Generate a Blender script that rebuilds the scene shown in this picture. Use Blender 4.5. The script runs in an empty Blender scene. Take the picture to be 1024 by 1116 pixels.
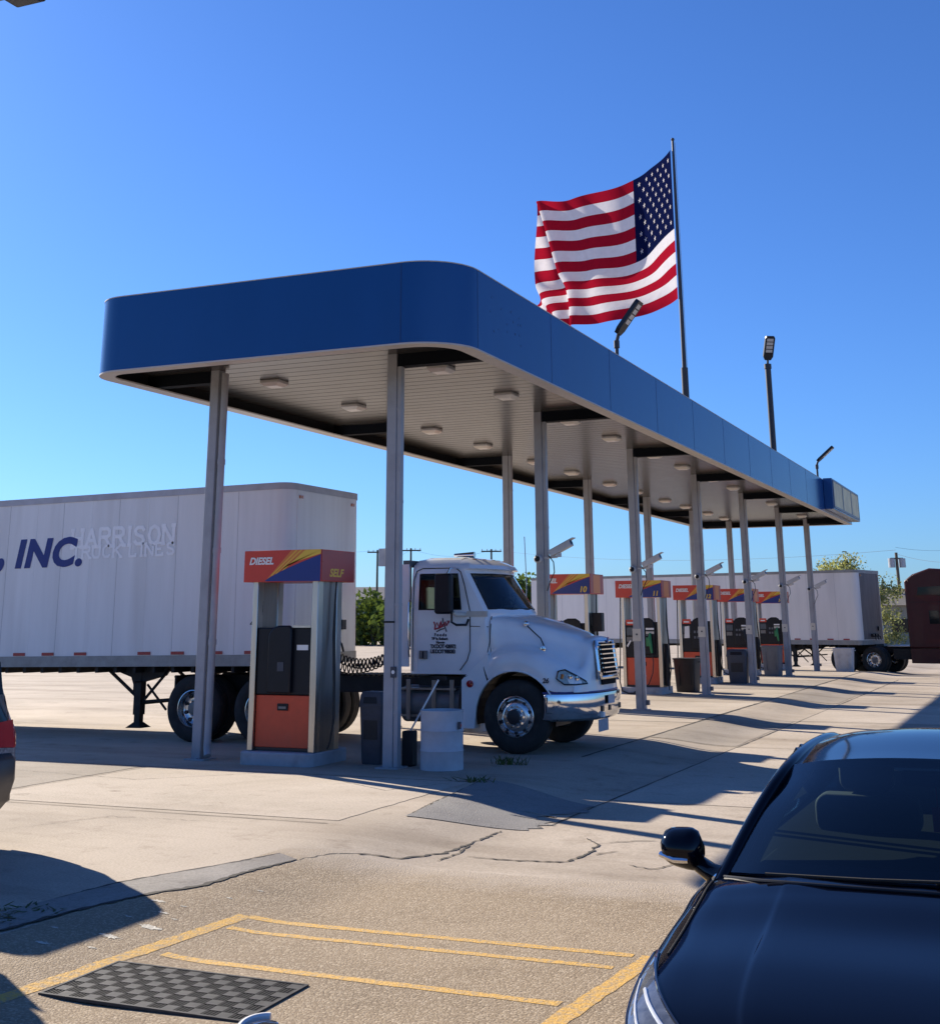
import bpy, bmesh, math, random
from math import sin, cos, pi, radians as R, sqrt, atan2
from mathutils import Vector as V, Matrix, Quaternion
random.seed(7)
S = bpy.context.scene
COL = S.collection
# ------------------------------------------------------------------ helpers
def sm(a, b, x):
    t = min(1.0, max(0.0, (x - a) / (b - a))); return t * t * (3 - 2 * t)
def G(x, y):
    """height of the ground: level apron, a shallow dip down to the car park, lower again far behind"""
    return -0.10 * sm(1.95, 3.3, x) - 0.28 * sm(32, 43, y)
def lerp(a, b, t): return a + (b - a) * t

class MB:
    """collects geometry for ONE mesh object"""
    def __init__(s): s.v = []; s.f = []; s.m = []; s.mi = 0
    def mat(s, i): s.mi = i; return s
    def add(s, vs, fs):
        n = len(s.v); s.v += [tuple(p) for p in vs]
        for f in fs: s.f.append([n + i for i in f]); s.m.append(s.mi)
        return s
    def box(s, x0, y0, z0, x1, y1, z1):
        return s.add([(x0,y0,z0),(x1,y0,z0),(x1,y1,z0),(x0,y1,z0),(x0,y0,z1),(x1,y0,z1),(x1,y1,z1),(x0,y1,z1)],
              [(0,3,2,1),(4,5,6,7),(0,1,5,4),(1,2,6,5),(2,3,7,6),(3,0,4,7)])
    def cbox(s, c, sz, M=None):
        hx, hy, hz = sz[0]/2, sz[1]/2, sz[2]/2
        vs = [V((a*hx,b*hy,d*hz)) for d in (-1,1) for a,b in ((-1,-1),(1,-1),(1,1),(-1,1))]
        if M: vs = [M @ p for p in vs]
        return s.add([p + V(c) for p in vs], [(0,3,2,1),(4,5,6,7),(0,1,5,4),(1,2,6,5),(2,3,7,6),(3,0,4,7)])
    def prism(s, poly, axis, a, b):
        """2-D polygon extruded along axis; poly coords are the other two axes in order"""
        def P(p, t):
            if axis == 'x': return (t, p[0], p[1])
            if axis == 'y': return (p[0], t, p[1])
            return (p[0], p[1], t)
        n = len(poly)
        vs = [P(p, a) for p in poly] + [P(p, b) for p in poly]
        fs = [tuple(range(n))[::-1], tuple(range(n, 2*n))]
        for i in range(n): j = (i+1) % n; fs.append((i, j, n+j, n+i))
        return s.add(vs, fs)
    def cyl(s, p0, p1, r0, r1=None, n=12, cap=True):
        r1 = r0 if r1 is None else r1
        p0, p1 = V(p0), V(p1); d = (p1-p0).normalized()
        u = d.orthogonal().normalized(); w = d.cross(u)
        vs = []
        for p, r in ((p0,r0),(p1,r1)):
            for i in range(n):
                a = 2*pi*i/n; vs.append(p + u*(r*cos(a)) + w*(r*sin(a)))
        fs = [(i,(i+1)%n,n+(i+1)%n,n+i) for i in range(n)]
        if cap: fs += [tuple(range(n))[::-1], tuple(range(n,2*n))]
        return s.add(vs, fs)
    def tube(s, pts, r, n=8, cap=True):
        pts = [V(p) for p in pts]; rs = r if isinstance(r, (list,tuple)) else [r]*len(pts)
        vs = []; u = None
        for i, p in enumerate(pts):
            d = (pts[min(i+1,len(pts)-1)] - pts[max(i-1,0)]).normalized()
            if u is None: u = d.orthogonal().normalized()
            else:
                u = u - d*u.dot(d); u = u.normalized() if u.length > 1e-5 else d.orthogonal().normalized()
            w = d.cross(u)
            for k in range(n):
                a = 2*pi*k/n; vs.append(p + u*(rs[i]*cos(a)) + w*(rs[i]*sin(a)))
        fs = []
        for i in range(len(pts)-1):
            for k in range(n): fs.append((i*n+k, i*n+(k+1)%n, (i+1)*n+(k+1)%n, (i+1)*n+k))
        if cap: fs += [tuple(range(n))[::-1], tuple(range((len(pts)-1)*n, len(pts)*n))]
        return s.add(vs, fs)
    def lathe(s, prof, c=(0,0,0), axis='z', n=24, close=False, caps=True):
        """prof: (radius, height along axis)"""
        vs = []
        for r, h in prof:
            for i in range(n):
                a = 2*pi*i/n; x, y = r*cos(a), r*sin(a)
                p = (x,y,h) if axis=='z' else ((x,h,y) if axis=='y' else (h,x,y))
                vs.append((p[0]+c[0],p[1]+c[1],p[2]+c[2]))
        m = len(prof); fs = []
        for j in range(m if close else m-1):
            jj = (j+1) % m
            for i in range(n): fs.append((j*n+i, j*n+(i+1)%n, jj*n+(i+1)%n, jj*n+i))
        if not close and caps:
            if prof[0][0] > 1e-4: fs.append(tuple(range(n))[::-1])
            if prof[-1][0] > 1e-4: fs.append(tuple(range((m-1)*n, m*n)))
        return s.add(vs, fs)
    def grid(s, rows, closed=False):
        m, n = len(rows), len(rows[0])
        vs = [p for r in rows for p in r]; fs = []
        for i in range(m-1):
            for j in range(n if closed else n-1):
                jj = (j+1) % n; fs.append((i*n+j, i*n+jj, (i+1)*n+jj, (i+1)*n+j))
        return s.add(vs, fs)
    def poly(s, pts): return s.add(pts, [tuple(range(len(pts)))])
    def build(s, name, mats, parent=None, smooth=False, bevel=0, seg=2, angle=40, loc=None, solid=0, fix=True):
        me = bpy.data.meshes.new(name); me.from_pydata(s.v, [], s.f)
        if not isinstance(mats, (list,tuple)): mats = [mats]
        for m in mats: me.materials.append(m)
        for p, i in zip(me.polygons, s.m): p.material_index = min(i, len(mats)-1)
        if fix:
            bm = bmesh.new(); bm.from_mesh(me)
            bmesh.ops.remove_doubles(bm, verts=bm.verts, dist=1e-5)
            bmesh.ops.recalc_face_normals(bm, faces=bm.faces)
            bm.to_mesh(me); bm.free()
        if smooth or bevel:
            for p in me.polygons: p.use_smooth = True
            me.set_sharp_from_angle(angle=R(angle))
        o = bpy.data.objects.new(name, me); COL.objects.link(o)
        if parent: o.parent = parent
        if loc: o.location = loc
        if solid:
            md = o.modifiers.new('solid','SOLIDIFY'); md.thickness = solid; md.offset = -1
        if bevel:
            md = o.modifiers.new('bevel','BEVEL'); md.width = bevel; md.segments = seg; md.limit_method='ANGLE'; md.angle_limit=R(35); md.harden_normals = False
        return o
def tag(o, label=None, cat=None, group=None, kind=None):
    if label: o['label'] = label
    if cat: o['category'] = cat
    if group: o['group'] = group
    if kind: o['kind'] = kind
    return o
def empty(name, loc=(0,0,0), rz=0, label=None, cat=None, group=None):
    o = bpy.data.objects.new(name, None); COL.objects.link(o); o.location = loc; o.rotation_euler = (0,0,rz)
    o.empty_display_size = .2
    return tag(o, label, cat, group)
def copy_tree(o, parent=None):
    c = o.copy(); COL.objects.link(c); c.parent = parent
    if parent: c.matrix_parent_inverse = o.matrix_parent_inverse.copy()
    for ch in KIDS(o): copy_tree(ch, c)
    return c
def KIDS(o): return [x for x in COL.objects if x.parent == o]
def cr(P, t):
    """Catmull-Rom through list of numbers/vectors at parameter t in [0,len-1]"""
    n = len(P)-1; i = min(int(t), n-1); f = t - i
    p1, p2 = P[i], P[i+1]; p0 = P[i-1] if i > 0 else p1*2 - p2; p3 = P[i+2] if i+2 <= n else p2*2 - p1
    return (p1*2 + (p2-p0)*f + (p0*2 - p1*5 + p2*4 - p3)*f*f + (p1*3 - p0 - p2*3 + p3)*f**3) * .5
def dense(ctrl, ku, kv):
    """ctrl[i][j] vectors -> dense grid rows"""
    ctrl = [[V(p) for p in r] for r in ctrl]
    A = [[cr(r, k/kv) for k in range((len(r)-1)*kv+1)] for r in ctrl]
    nv = len(A[0])
    cols = [[A[i][j] for i in range(len(A))] for j in range(nv)]
    cols = [[cr(c, k/ku) for k in range((len(c)-1)*ku+1)] for c in cols]
    return [[cols[j][i] for j in range(nv)] for i in range(len(cols[0]))]
def text(s, size, mat, M, name='lettering', parent=None, shear=0, bold=0.0, ext=.002, align='LEFT', sx=1.0, label=None, space=1.0):
    cu = bpy.data.curves.new(name, 'FONT'); cu.body = s; cu.size = size; cu.shear = shear; cu.offset = bold; cu.extrude = ext
    cu.align_x = align; cu.align_y = 'BOTTOM_BASELINE'; cu.space_character = space; cu.resolution_u = 4
    t = bpy.data.objects.new(name, cu); COL.objects.link(t); bpy.context.view_layer.update()
    me = bpy.data.meshes.new_from_object(t.evaluated_get(bpy.context.evaluated_depsgraph_get()))
    bpy.data.objects.remove(t); bpy.data.curves.remove(cu)
    me.transform(M @ Matrix.Diagonal((sx,1,1,1))); me.materials.clear(); me.materials.append(mat); me.name = name
    o = bpy.data.objects.new(name, me); COL.objects.link(o)
    if parent: o.parent = parent
    if label: o['label'] = label
    return o
def face_my(x, y, z):   # text plane facing -Y
    return Matrix.Translation((x,y,z)) @ Matrix.Rotation(pi/2, 4, 'X')
def face_px(x, y, z):   # text plane facing +X (reads along +Y)
    return Matrix.Translation((x,y,z)) @ Matrix.Rotation(pi/2, 4, 'Z') @ Matrix.Rotation(pi/2, 4, 'X')

# ------------------------------------------------------------------ materials
MT = {}
def node(nt, t, **kw):
    n = nt.nodes.new(t)
    for k, v in kw.items(): setattr(n, k, v)
    return n
def pm(name, col, rough=.5, metal=0, var=.12, scale=6.0, bump=0, bscale=60, coat=0, spec=.5, stretch=None, dirt=0, dcol=(.12,.10,.08), rvar=.08, trans=0):
    """procedural painted / metal / plastic surface with wear"""
    m = bpy.data.materials.new(name); m.use_nodes = True; nt = m.node_tree; b = nt.nodes['Principled BSDF']; L = nt.links.new
    tc = node(nt, 'ShaderNodeTexCoord'); src = tc.outputs['Object']
    if stretch:
        mp = node(nt, 'ShaderNodeMapping'); mp.inputs['Scale'].default_value = stretch; L(src, mp.inputs['Vector']); src = mp.outputs['Vector']
    nz = node(nt, 'ShaderNodeTexNoise'); nz.inputs['Scale'].default_value = scale; nz.inputs['Detail'].default_value = 6; nz.inputs['Roughness'].default_value = .65; L(src, nz.inputs['Vector'])
    rp = node(nt, 'ShaderNodeMapRange'); rp.inputs['From Min'].default_value = .3; rp.inputs['From Max'].default_value = .7; rp.inputs['To Min'].default_value = 1-var; rp.inputs['To Max'].default_value = 1+var*.7
    L(nz.outputs['Fac'], rp.inputs['Value'])
    mx = node(nt, 'ShaderNodeMix', data_type='RGBA', blend_type='MULTIPLY'); mx.inputs['Factor'].default_value = 1
    mx.inputs['A'].default_value = (*col, 1); cb = node(nt, 'ShaderNodeCombineColor'); 
    for i in range(3): L(rp.outputs['Result'], cb.inputs[i])
    L(cb.outputs['Color'], mx.inputs['B']); out = mx.outputs['Result']
    if dirt:
        n2 = node(nt, 'ShaderNodeTexNoise'); n2.inputs['Scale'].default_value = scale*.6; n2.inputs['Detail'].default_value = 8; L(src, n2.inputs['Vector'])
        r2 = node(nt, 'ShaderNodeMapRange'); r2.inputs['From Min'].default_value = .5; r2.inputs['From Max'].default_value = .75; r2.inputs['To Max'].default_value = dirt; L(n2.outputs['Fac'], r2.inputs['Value'])
        m2 = node(nt, 'ShaderNodeMix', data_type='RGBA'); m2.inputs['B'].default_value = (*dcol, 1); L(out, m2.inputs['A']); L(r2.outputs['Result'], m2.inputs['Factor']); out = m2.outputs['Result']
    L(out, b.inputs['Base Color'])
    rr = node(nt, 'ShaderNodeMapRange'); rr.inputs['To Min'].default_value = max(0.0, rough-rvar); rr.inputs['To Max'].default_value = min(1.0, rough+rvar); L(nz.outputs['Fac'], rr.inputs['Value']); L(rr.outputs['Result'], b.inputs['Roughness'])
    b.inputs['Metallic'].default_value = metal; b.inputs['Specular IOR Level'].default_value = spec; b.inputs['Coat Weight'].default_value = coat; b.inputs['Coat Roughness'].default_value = .03
    if trans: b.inputs['Transmission Weight'].default_value = trans
    if bump:
        n3 = node(nt, 'ShaderNodeTexNoise'); n3.inputs['Scale'].default_value = bscale; n3.inputs['Detail'].default_value = 3; L(src, n3.inputs['Vector'])
        bp = node(nt, 'ShaderNodeBump'); bp.inputs['Strength'].default_value = bump; bp.inputs['Distance'].default_value = .01; L(n3.outputs['Fac'], bp.inputs['Height']); L(bp.outputs['Normal'], b.inputs['Normal'])
    MT[name] = m; return m
def glass(name, tint, refl=.06, rough=.0, ior=1.5):
    m = bpy.data.materials.new(name); m.use_nodes = True; nt = m.node_tree; nt.nodes.clear(); L = nt.links.new
    o = node(nt,'ShaderNodeOutputMaterial'); t = node(nt,'ShaderNodeBsdfTransparent'); t.inputs[0].default_value = (*tint,1)
    g = node(nt,'ShaderNodeBsdfGlossy'); g.inputs['Roughness'].default_value = rough; g.inputs['Color'].default_value = (.95,.97,1,1)
    f = node(nt,'ShaderNodeFresnel'); f.inputs['IOR'].default_value = ior
    a = node(nt,'ShaderNodeMath', operation='ADD'); a.inputs[1].default_value = refl; L(f.outputs[0], a.inputs[0]); a.use_clamp = True
    mx = node(nt,'ShaderNodeMixShader'); L(a.outputs[0], mx.inputs[0]); L(t.outputs[0], mx.inputs[1]); L(g.outputs[0], mx.inputs[2]); L(mx.outputs[0], o.inputs[0])
    MT[name] = m; return m
def ground_mat(name, base, dark, light, scale, bump, bscale, speck=0, stain=.5, stretch=(1,1,1), speckcol=(.5,.46,.4), dust=False, oil=0):
    m = bpy.data.materials.new(name); m.use_nodes = True; nt = m.node_tree; b = nt.nodes['Principled BSDF']; L = nt.links.new
    tc = node(nt,'ShaderNodeTexCoord'); src = tc.outputs['Object']
    mp = node(nt,'ShaderNodeMapping'); mp.inputs['Scale'].default_value = stretch; L(src, mp.inputs['Vector'])
    n1 = node(nt,'ShaderNodeTexNoise'); n1.inputs['Scale'].default_value = scale; n1.inputs['Detail'].default_value = 9; n1.inputs['Roughness'].default_value = .62; n1.inputs['Distortion'].default_value = .6; L(mp.outputs['Vector'], n1.inputs['Vector'])
    rp = node(nt,'ShaderNodeValToRGB'); e = rp.color_ramp.elements; e[0].position = .32; e[0].color = (*dark,1); e[1].position = .68; e[1].color = (*light,1)
    k = rp.color_ramp.elements.new(.5); k.color = (*base,1); L(n1.outputs['Fac'], rp.inputs['Fac']); out = rp.outputs['Color']
    n2 = node(nt,'ShaderNodeTexNoise'); n2.inputs['Scale'].default_value = scale*5.5; n2.inputs['Detail'].default_value = 6; n2.inputs['Roughness'].default_value = .7; L(mp.outputs['Vector'], n2.inputs['Vector'])
    r2 = node(nt,'ShaderNodeMapRange'); r2.inputs['From Min'].default_value = .56; r2.inputs['From Max'].default_value = .74; r2.inputs['To Max'].default_value = stain; L(n2.outputs['Fac'], r2.inputs['Value'])
    m2 = node(nt,'ShaderNodeMix', data_type='RGBA', blend_type='MULTIPLY'); m2.inputs['B'].default_value = (.55,.5,.46,1); L(r2.outputs['Result'], m2.inputs['Factor']); L(out, m2.inputs['A']); out = m2.outputs['Result']
    n3 = node(nt,'ShaderNodeTexNoise'); n3.inputs['Scale'].default_value = bscale; n3.inputs['Detail'].default_value = 4; n3.inputs['Roughness'].default_value = .7; L(src, n3.inputs['Vector'])
    r3 = node(nt,'ShaderNodeMapRange'); r3.inputs['From Min'].default_value = .25; r3.inputs['From Max'].default_value = .75; r3.inputs['To Min'].default_value = .72; r3.inputs['To Max'].default_value = 1.25; L(n3.outputs['Fac'], r3.inputs['Value'])
    cb = node(nt,'ShaderNodeCombineColor')
    for i in range(3): L(r3.outputs['Result'], cb.inputs[i])
    m3 = node(nt,'ShaderNodeMix', data_type='RGBA', blend_type='MULTIPLY'); m3.inputs['Factor'].default_value = 1; L(out, m3.inputs['A']); L(cb.outputs['Color'], m3.inputs['B']); out = m3.outputs['Result']
    hsrc = n3.outputs['Fac']
    if speck:
        vo = node(nt,'ShaderNodeTexVoronoi'); vo.inputs['Scale'].default_value = 75; L(src, vo.inputs['Vector'])
        vr = node(nt,'ShaderNodeSeparateColor'); L(vo.outputs['Color'], vr.inputs[0])
        r4 = node(nt,'ShaderNodeMapRange'); r4.inputs['From Min'].default_value = .55; r4.inputs['From Max'].default_value = 1; r4.inputs['To Max'].default_value = speck; L(vr.outputs[0], r4.inputs['Value'])
        m4 = node(nt,'ShaderNodeMix', data_type='RGBA'); m4.inputs['B'].default_value = (*speckcol,1); L(out, m4.inputs['A']); L(r4.outputs['Result'], m4.inputs['Factor']); out = m4.outputs['Result']
        ad = node(nt,'ShaderNodeMath', operation='SUBTRACT'); L(n3.outputs['Fac'], ad.inputs[0]); L(vo.outputs['Distance'], ad.inputs[1]); hsrc = ad.outputs[0]
    if oil:
        mo = node(nt,'ShaderNodeMapping'); mo.inputs['Scale'].default_value = (.18,.9,1); L(src, mo.inputs['Vector'])
        n6 = node(nt,'ShaderNodeTexNoise'); n6.inputs['Scale'].default_value = .9; n6.inputs['Detail'].default_value = 8; n6.inputs['Roughness'].default_value = .6; L(mo.outputs['Vector'], n6.inputs['Vector'])
        r6 = node(nt,'ShaderNodeMapRange'); r6.inputs['From Min'].default_value = .50; r6.inputs['From Max'].default_value = .72; r6.inputs['To Max'].default_value = oil; L(n6.outputs['Fac'], r6.inputs['Value'])
        m6 = node(nt,'ShaderNodeMix', data_type='RGBA', blend_type='MULTIPLY'); m6.inputs['B'].default_value = (.60,.56,.52,1); L(out, m6.inputs['A']); L(r6.outputs['Result'], m6.inputs['Factor']); out = m6.outputs['Result']
        n7 = node(nt,'ShaderNodeTexNoise'); n7.inputs['Scale'].default_value = 1.7; n7.inputs['Detail'].default_value = 5; n7.inputs['Roughness'].default_value = .55; L(src, n7.inputs['Vector'])
        r7 = node(nt,'ShaderNodeMapRange'); r7.inputs['From Min'].default_value = .66; r7.inputs['From Max'].default_value = .74; r7.inputs['To Max'].default_value = .75; L(n7.outputs['Fac'], r7.inputs['Value'])
        m7 = node(nt,'ShaderNodeMix', data_type='RGBA', blend_type='MULTIPLY'); m7.inputs['B'].default_value = (.42,.38,.35,1); L(out, m7.inputs['A']); L(r7.outputs['Result'], m7.inputs['Factor']); out = m7.outputs['Result']
    if dust:
        sp = node(nt,'ShaderNodeSeparateXYZ'); L(src, sp.inputs[0])
        nd = node(nt,'ShaderNodeTexNoise'); nd.inputs['Scale'].default_value = 2.2; nd.inputs['Detail'].default_value = 9; nd.inputs['Roughness'].default_value = .75; L(src, nd.inputs['Vector'])
        k1 = node(nt,'ShaderNodeMath', operation='MULTIPLY_ADD'); k1.inputs[1].default_value = 1.5; L(nd.outputs['Fac'], k1.inputs[0]); L(sp.outputs['Y'], k1.inputs[2])
        r5 = node(nt,'ShaderNodeMapRange'); r5.interpolation_type = 'SMOOTHSTEP'; r5.inputs['From Min'].default_value = -5.9; r5.inputs['From Max'].default_value = -4.95; r5.inputs['To Max'].default_value = .92; L(k1.outputs[0], r5.inputs['Value'])
        m5 = node(nt,'ShaderNodeMix', data_type='RGBA'); m5.inputs['B'].default_value = (.42,.352,.278,1); L(out, m5.inputs['A']); L(r5.outputs['Result'], m5.inputs['Factor']); out = m5.outputs['Result']
    L(out, b.inputs['Base Color']); b.inputs['Roughness'].default_value = .88; b.inputs['Specular IOR Level'].default_value = .3
    bp = node(nt,'ShaderNodeBump'); bp.inputs['Strength'].default_value = bump; bp.inputs['Distance'].default_value = .012; L(hsrc, bp.inputs['Height']); L(bp.outputs['Normal'], b.inputs['Normal'])
    MT[name] = m; return m
ground_mat('concrete', (.43,.362,.288), (.345,.288,.228), (.495,.42,.338), .35, .25, 45, stain=.7, oil=.85)
ground_mat('asphalt', (.285,.215,.140), (.22,.165,.108), (.34,.262,.175), .5, .42, 85, speck=.9, stain=.6, speckcol=(.46,.375,.27), dust=True)
ground_mat('patch_asphalt', (.235,.225,.215), (.19,.18,.175), (.27,.26,.245), .9, .5, 60, speck=.4, stain=.4, speckcol=(.34,.32,.30))
ground_mat('edge_concrete', (.27,.25,.225), (.20,.18,.165), (.33,.30,.27), 1.2, .5, 50, stain=.6)
ground_mat('far_dirt', (.46,.40,.35), (.38,.33,.29), (.52,.46,.41), .12, .2, 20, stain=.4)
ground_mat('grass', (.10,.13,.035), (.07,.10,.025), (.15,.17,.05), .8, .8, 30, stain=.4)
def worn_paint(name, col):
    m = bpy.data.materials.new(name); m.use_nodes = True; nt = m.node_tree; b = nt.nodes['Principled BSDF']; L = nt.links.new
    tc = node(nt,'ShaderNodeTexCoord')
    n = node(nt,'ShaderNodeTexNoise'); n.inputs['Scale'].default_value = 22; n.inputs['Detail'].default_value = 8; n.inputs['Roughness'].default_value = .8; L(tc.outputs['Object'], n.inputs['Vector'])
    r = node(nt,'ShaderNodeMapRange'); r.inputs['From Min'].default_value = .46; r.inputs['From Max'].default_value = .60; L(n.outputs['Fac'], r.inputs['Value'])
    c = node(nt,'ShaderNodeMix', data_type='RGBA'); c.inputs['A'].default_value = (*col,1); c.inputs['B'].default_value = (.27,.235,.19,1); 
    k = node(nt,'ShaderNodeMath', operation='MULTIPLY'); k.inputs[1].default_value = .8; L(r.outputs[0], k.inputs[0]); L(k.outputs[0], c.inputs['Factor']); L(c.outputs['Result'], b.inputs['Base Color']); b.inputs['Roughness'].default_value = .8
    n2 = node(nt,'ShaderNodeTexNoise'); n2.inputs['Scale'].default_value = 60; L(tc.outputs['Object'], n2.inputs['Vector'])
    bp = node(nt,'ShaderNodeBump'); bp.inputs['Strength'].default_value = .7; bp.inputs['Distance'].default_value = .01; L(n2.outputs['Fac'], bp.inputs['Height']); L(bp.outputs['Normal'], b.inputs['Normal'])
    MT[name] = m; return m
ground_mat('slab_dark', (.33,.285,.235), (.265,.228,.185), (.39,.335,.28), .4, .25, 45, stain=.6, oil=.6)
ground_mat('slab_light', (.47,.40,.325), (.40,.34,.27), (.52,.45,.37), .4, .25, 45, stain=.5, oil=.4)
worn_paint('road_yellow', (.62,.36,.07)); worn_paint('road_white', (.62,.58,.48))
pm('crack', (.055,.047,.04), .95, var=.4, scale=20)
pm('fascia_blue', (.002,.060,.235), .20, var=.07, scale=1.2, spec=.5, rvar=.05, dirt=.35, dcol=(.014,.05,.14), stretch=(.5,.5,.16), bump=.04, bscale=1.5)
pm('fascia_edge', (.50,.48,.45), .5, var=.1)
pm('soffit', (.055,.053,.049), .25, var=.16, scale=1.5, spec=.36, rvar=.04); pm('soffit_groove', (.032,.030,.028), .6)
pm('beam_dark', (.006,.008,.012), .8, spec=.1)
pm('deck_dark', (.02,.02,.022), .8, spec=.1)
pm('column_grey', (.34,.35,.38), .45, var=.08, scale=5, dirt=.25)
pm('lamp_metal', (.55,.54,.52), .45); pm('lamp_lens', (.62,.60,.56), .3, var=.05)
pm('black_metal', (.016,.017,.022), .42); pm('black_plastic', (.008,.010,.015), .42, var=.2, spec=.3); pm('rubber', (.018,.017,.016), .85, var=.25, scale=14, bump=.15)
pm('tyre', (.022,.021,.02), .8, var=.3, scale=10, dirt=.35, dcol=(.09,.08,.07))
pm('chrome', (.75,.75,.76), .09, metal=1, var=.05, rvar=.04); pm('alloy', (.62,.62,.62), .24, metal=1, var=.12, scale=12)
pm('stainless', (.56,.53,.47), .30, metal=1, var=.12, scale=3, stretch=(6,6,.6)); pm('stainless_dull', (.36,.34,.31), .42, metal=1, var=.15, scale=4, stretch=(6,6,.6))
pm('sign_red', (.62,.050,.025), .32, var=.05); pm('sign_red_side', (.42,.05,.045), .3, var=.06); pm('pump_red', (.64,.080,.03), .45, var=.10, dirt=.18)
pm('sign_orange', (.70,.20,.03), .32, var=.04); pm('sign_yellow', (.78,.50,.05), .32, var=.04); pm('sign_blue', (.008,.03,.20), .32, var=.05); pm('sign_white', (.8,.8,.78), .4, var=.03)
pm('island_grey', (.38,.39,.42), .7, var=.12, scale=8, bump=.1, dirt=.35)
pm('truck_white', (.84,.85,.86), .22, var=.05, scale=2, coat=.5, dirt=.14, dcol=(.36,.34,.31))
pm('trailer_white', (.83,.83,.82), .38, var=.07, scale=2.2, dirt=.4, dcol=(.52,.49,.46), stretch=(1.6,1.6,.14), rvar=.05)
pm('trailer_far', (.90,.87,.82), .45, var=.07, scale=2.2, dirt=.3, dcol=(.5,.47,.43), stretch=(1,1,.15))
pm('trailer_far_end', (.17,.155,.15), .6, var=.3, scale=2.5, dirt=.8, dcol=(.07,.06,.06), stretch=(1.4,1.4,.25))
pm('trailer_rail', (.33,.33,.31), .5, var=.2, scale=5, dirt=.5, dcol=(.2,.18,.15)); pm('ghost_white', (.97,.97,.97), .4, var=.06, scale=9)
pm('trailer_seam', (.50,.50,.50), .5); pm('reflector_red', (.36,.03,.035), .35); pm('letter_blue', (.008,.028,.20), .4); pm('letter_red', (.42,.03,.06), .4); pm('letter_black', (.03,.035,.05), .5)
pm('chassis', (.016,.015,.014), .75, var=.35, scale=9, dirt=.35, dcol=(.07,.06,.05)); pm('grey_steel', (.18,.18,.18), .5, metal=.5, var=.2)
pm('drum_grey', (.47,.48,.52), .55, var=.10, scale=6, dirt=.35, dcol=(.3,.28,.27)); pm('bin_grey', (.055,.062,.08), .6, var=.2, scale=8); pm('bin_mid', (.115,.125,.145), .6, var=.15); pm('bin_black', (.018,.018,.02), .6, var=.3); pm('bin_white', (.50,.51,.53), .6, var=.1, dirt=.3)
pm('car_black', (.002,.003,.008), .07, var=.05, coat=0, spec=.28, rvar=.015); pm('suv_paint', (.004,.007,.014), .15, var=.05, coat=0, spec=.3, rvar=.03); pm('suv_cladding', (.05,.046,.042), .4, var=.1)
pm('maroon', (.052,.011,.015), .35, var=.15, coat=.1, spec=.25, dirt=.2, dcol=(.05,.02,.02)); pm('dash_black', (.010,.012,.012), .9, spec=.03); pm('interior', (.05,.052,.055), .75, var=.2); pm('interior_mid', (.10,.105,.11), .7, var=.15); pm('interior_light', (.33,.32,.3), .7)
pm('lamp_red', (.38,.012,.015), .12, var=.05, coat=1); pm('lamp_clear', (.62,.64,.66), .10, var=.15, scale=30, coat=1); pm('lamp_amber', (.55,.16,.02), .2, coat=.6); pm('lamp_dark', (.02,.022,.03), .1, coat=1); pm('lamp_inner', (.20,.21,.23), .15, var=.6, scale=40, coat=1); pm('lamp_glass', (.10,.11,.13), .06, var=.5, scale=25, coat=1, rvar=.02)
pm('wood', (.12,.095,.07), .85, var=.3, scale=8); pm('wall_tan', (.36,.32,.24), .8, var=.1); pm('roof_grey', (.16,.155,.15), .7, var=.1); pm('roof_tan', (.30,.26,.20), .7, var=.1)
pm('nozzle_green', (.02,.20,.07), .45); pm('screen', (.05,.07,.10), .15); pm('cream', (.62,.58,.50), .5); pm('cam_grey', (.50,.51,.53), .45); pm('hose', (.012,.012,.013), .55)
pm('pole_dark', (.035,.037,.045), .5); pm('galv', (.42,.43,.45), .45, metal=.4)
glass('clear_glass', (.74,.88,.86), .0); glass('tint_glass', (.14,.18,.18), .0, ior=1.22); glass('car_glass', (.60,.72,.68), .0)
pm('dark_glass', (.008,.011,.014), .06, var=.05, spec=.3, rvar=.01)
def cloth(name, col):
    m = bpy.data.materials.new(name); m.use_nodes = True; nt = m.node_tree; b = nt.nodes['Principled BSDF']; L = nt.links.new
    tc = node(nt,'ShaderNodeTexCoord'); w = node(nt,'ShaderNodeTexNoise'); w.inputs['Scale'].default_value = 3; L(tc.outputs['Object'], w.inputs['Vector'])
    r = node(nt,'ShaderNodeMapRange'); r.inputs['To Min'].default_value = .88; r.inputs['To Max'].default_value = 1.1; L(w.outputs['Fac'], r.inputs['Value'])
    cb = node(nt,'ShaderNodeCombineColor'); [L(r.outputs[0], cb.inputs[i]) for i in range(3)]
    mx = node(nt,'ShaderNodeMix', data_type='RGBA', blend_type='MULTIPLY'); mx.inputs['Factor'].default_value = 1; mx.inputs['A'].default_value = (*col,1); L(cb.outputs[0], mx.inputs['B']); L(mx.outputs['Result'], b.inputs['Base Color']); b.inputs['Roughness'].default_value = .9; b.inputs['Specular IOR Level'].default_value = 0
    t = node(nt,'ShaderNodeBsdfTranslucent'); L(mx.outputs['Result'], t.inputs['Color']); ms = node(nt,'ShaderNodeMixShader'); ms.inputs[0].default_value = .5
    L(b.outputs[0], ms.inputs[1]); L(t.outputs[0], ms.inputs[2]); L(ms.outputs[0], nt.nodes['Material Output'].inputs[0]); MT[name] = m; return m
cloth('flag_red', (.42,.010,.03)); cloth('flag_white', (.85,.82,.84)); cloth('flag_blue', (.006,.010,.055))
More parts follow.
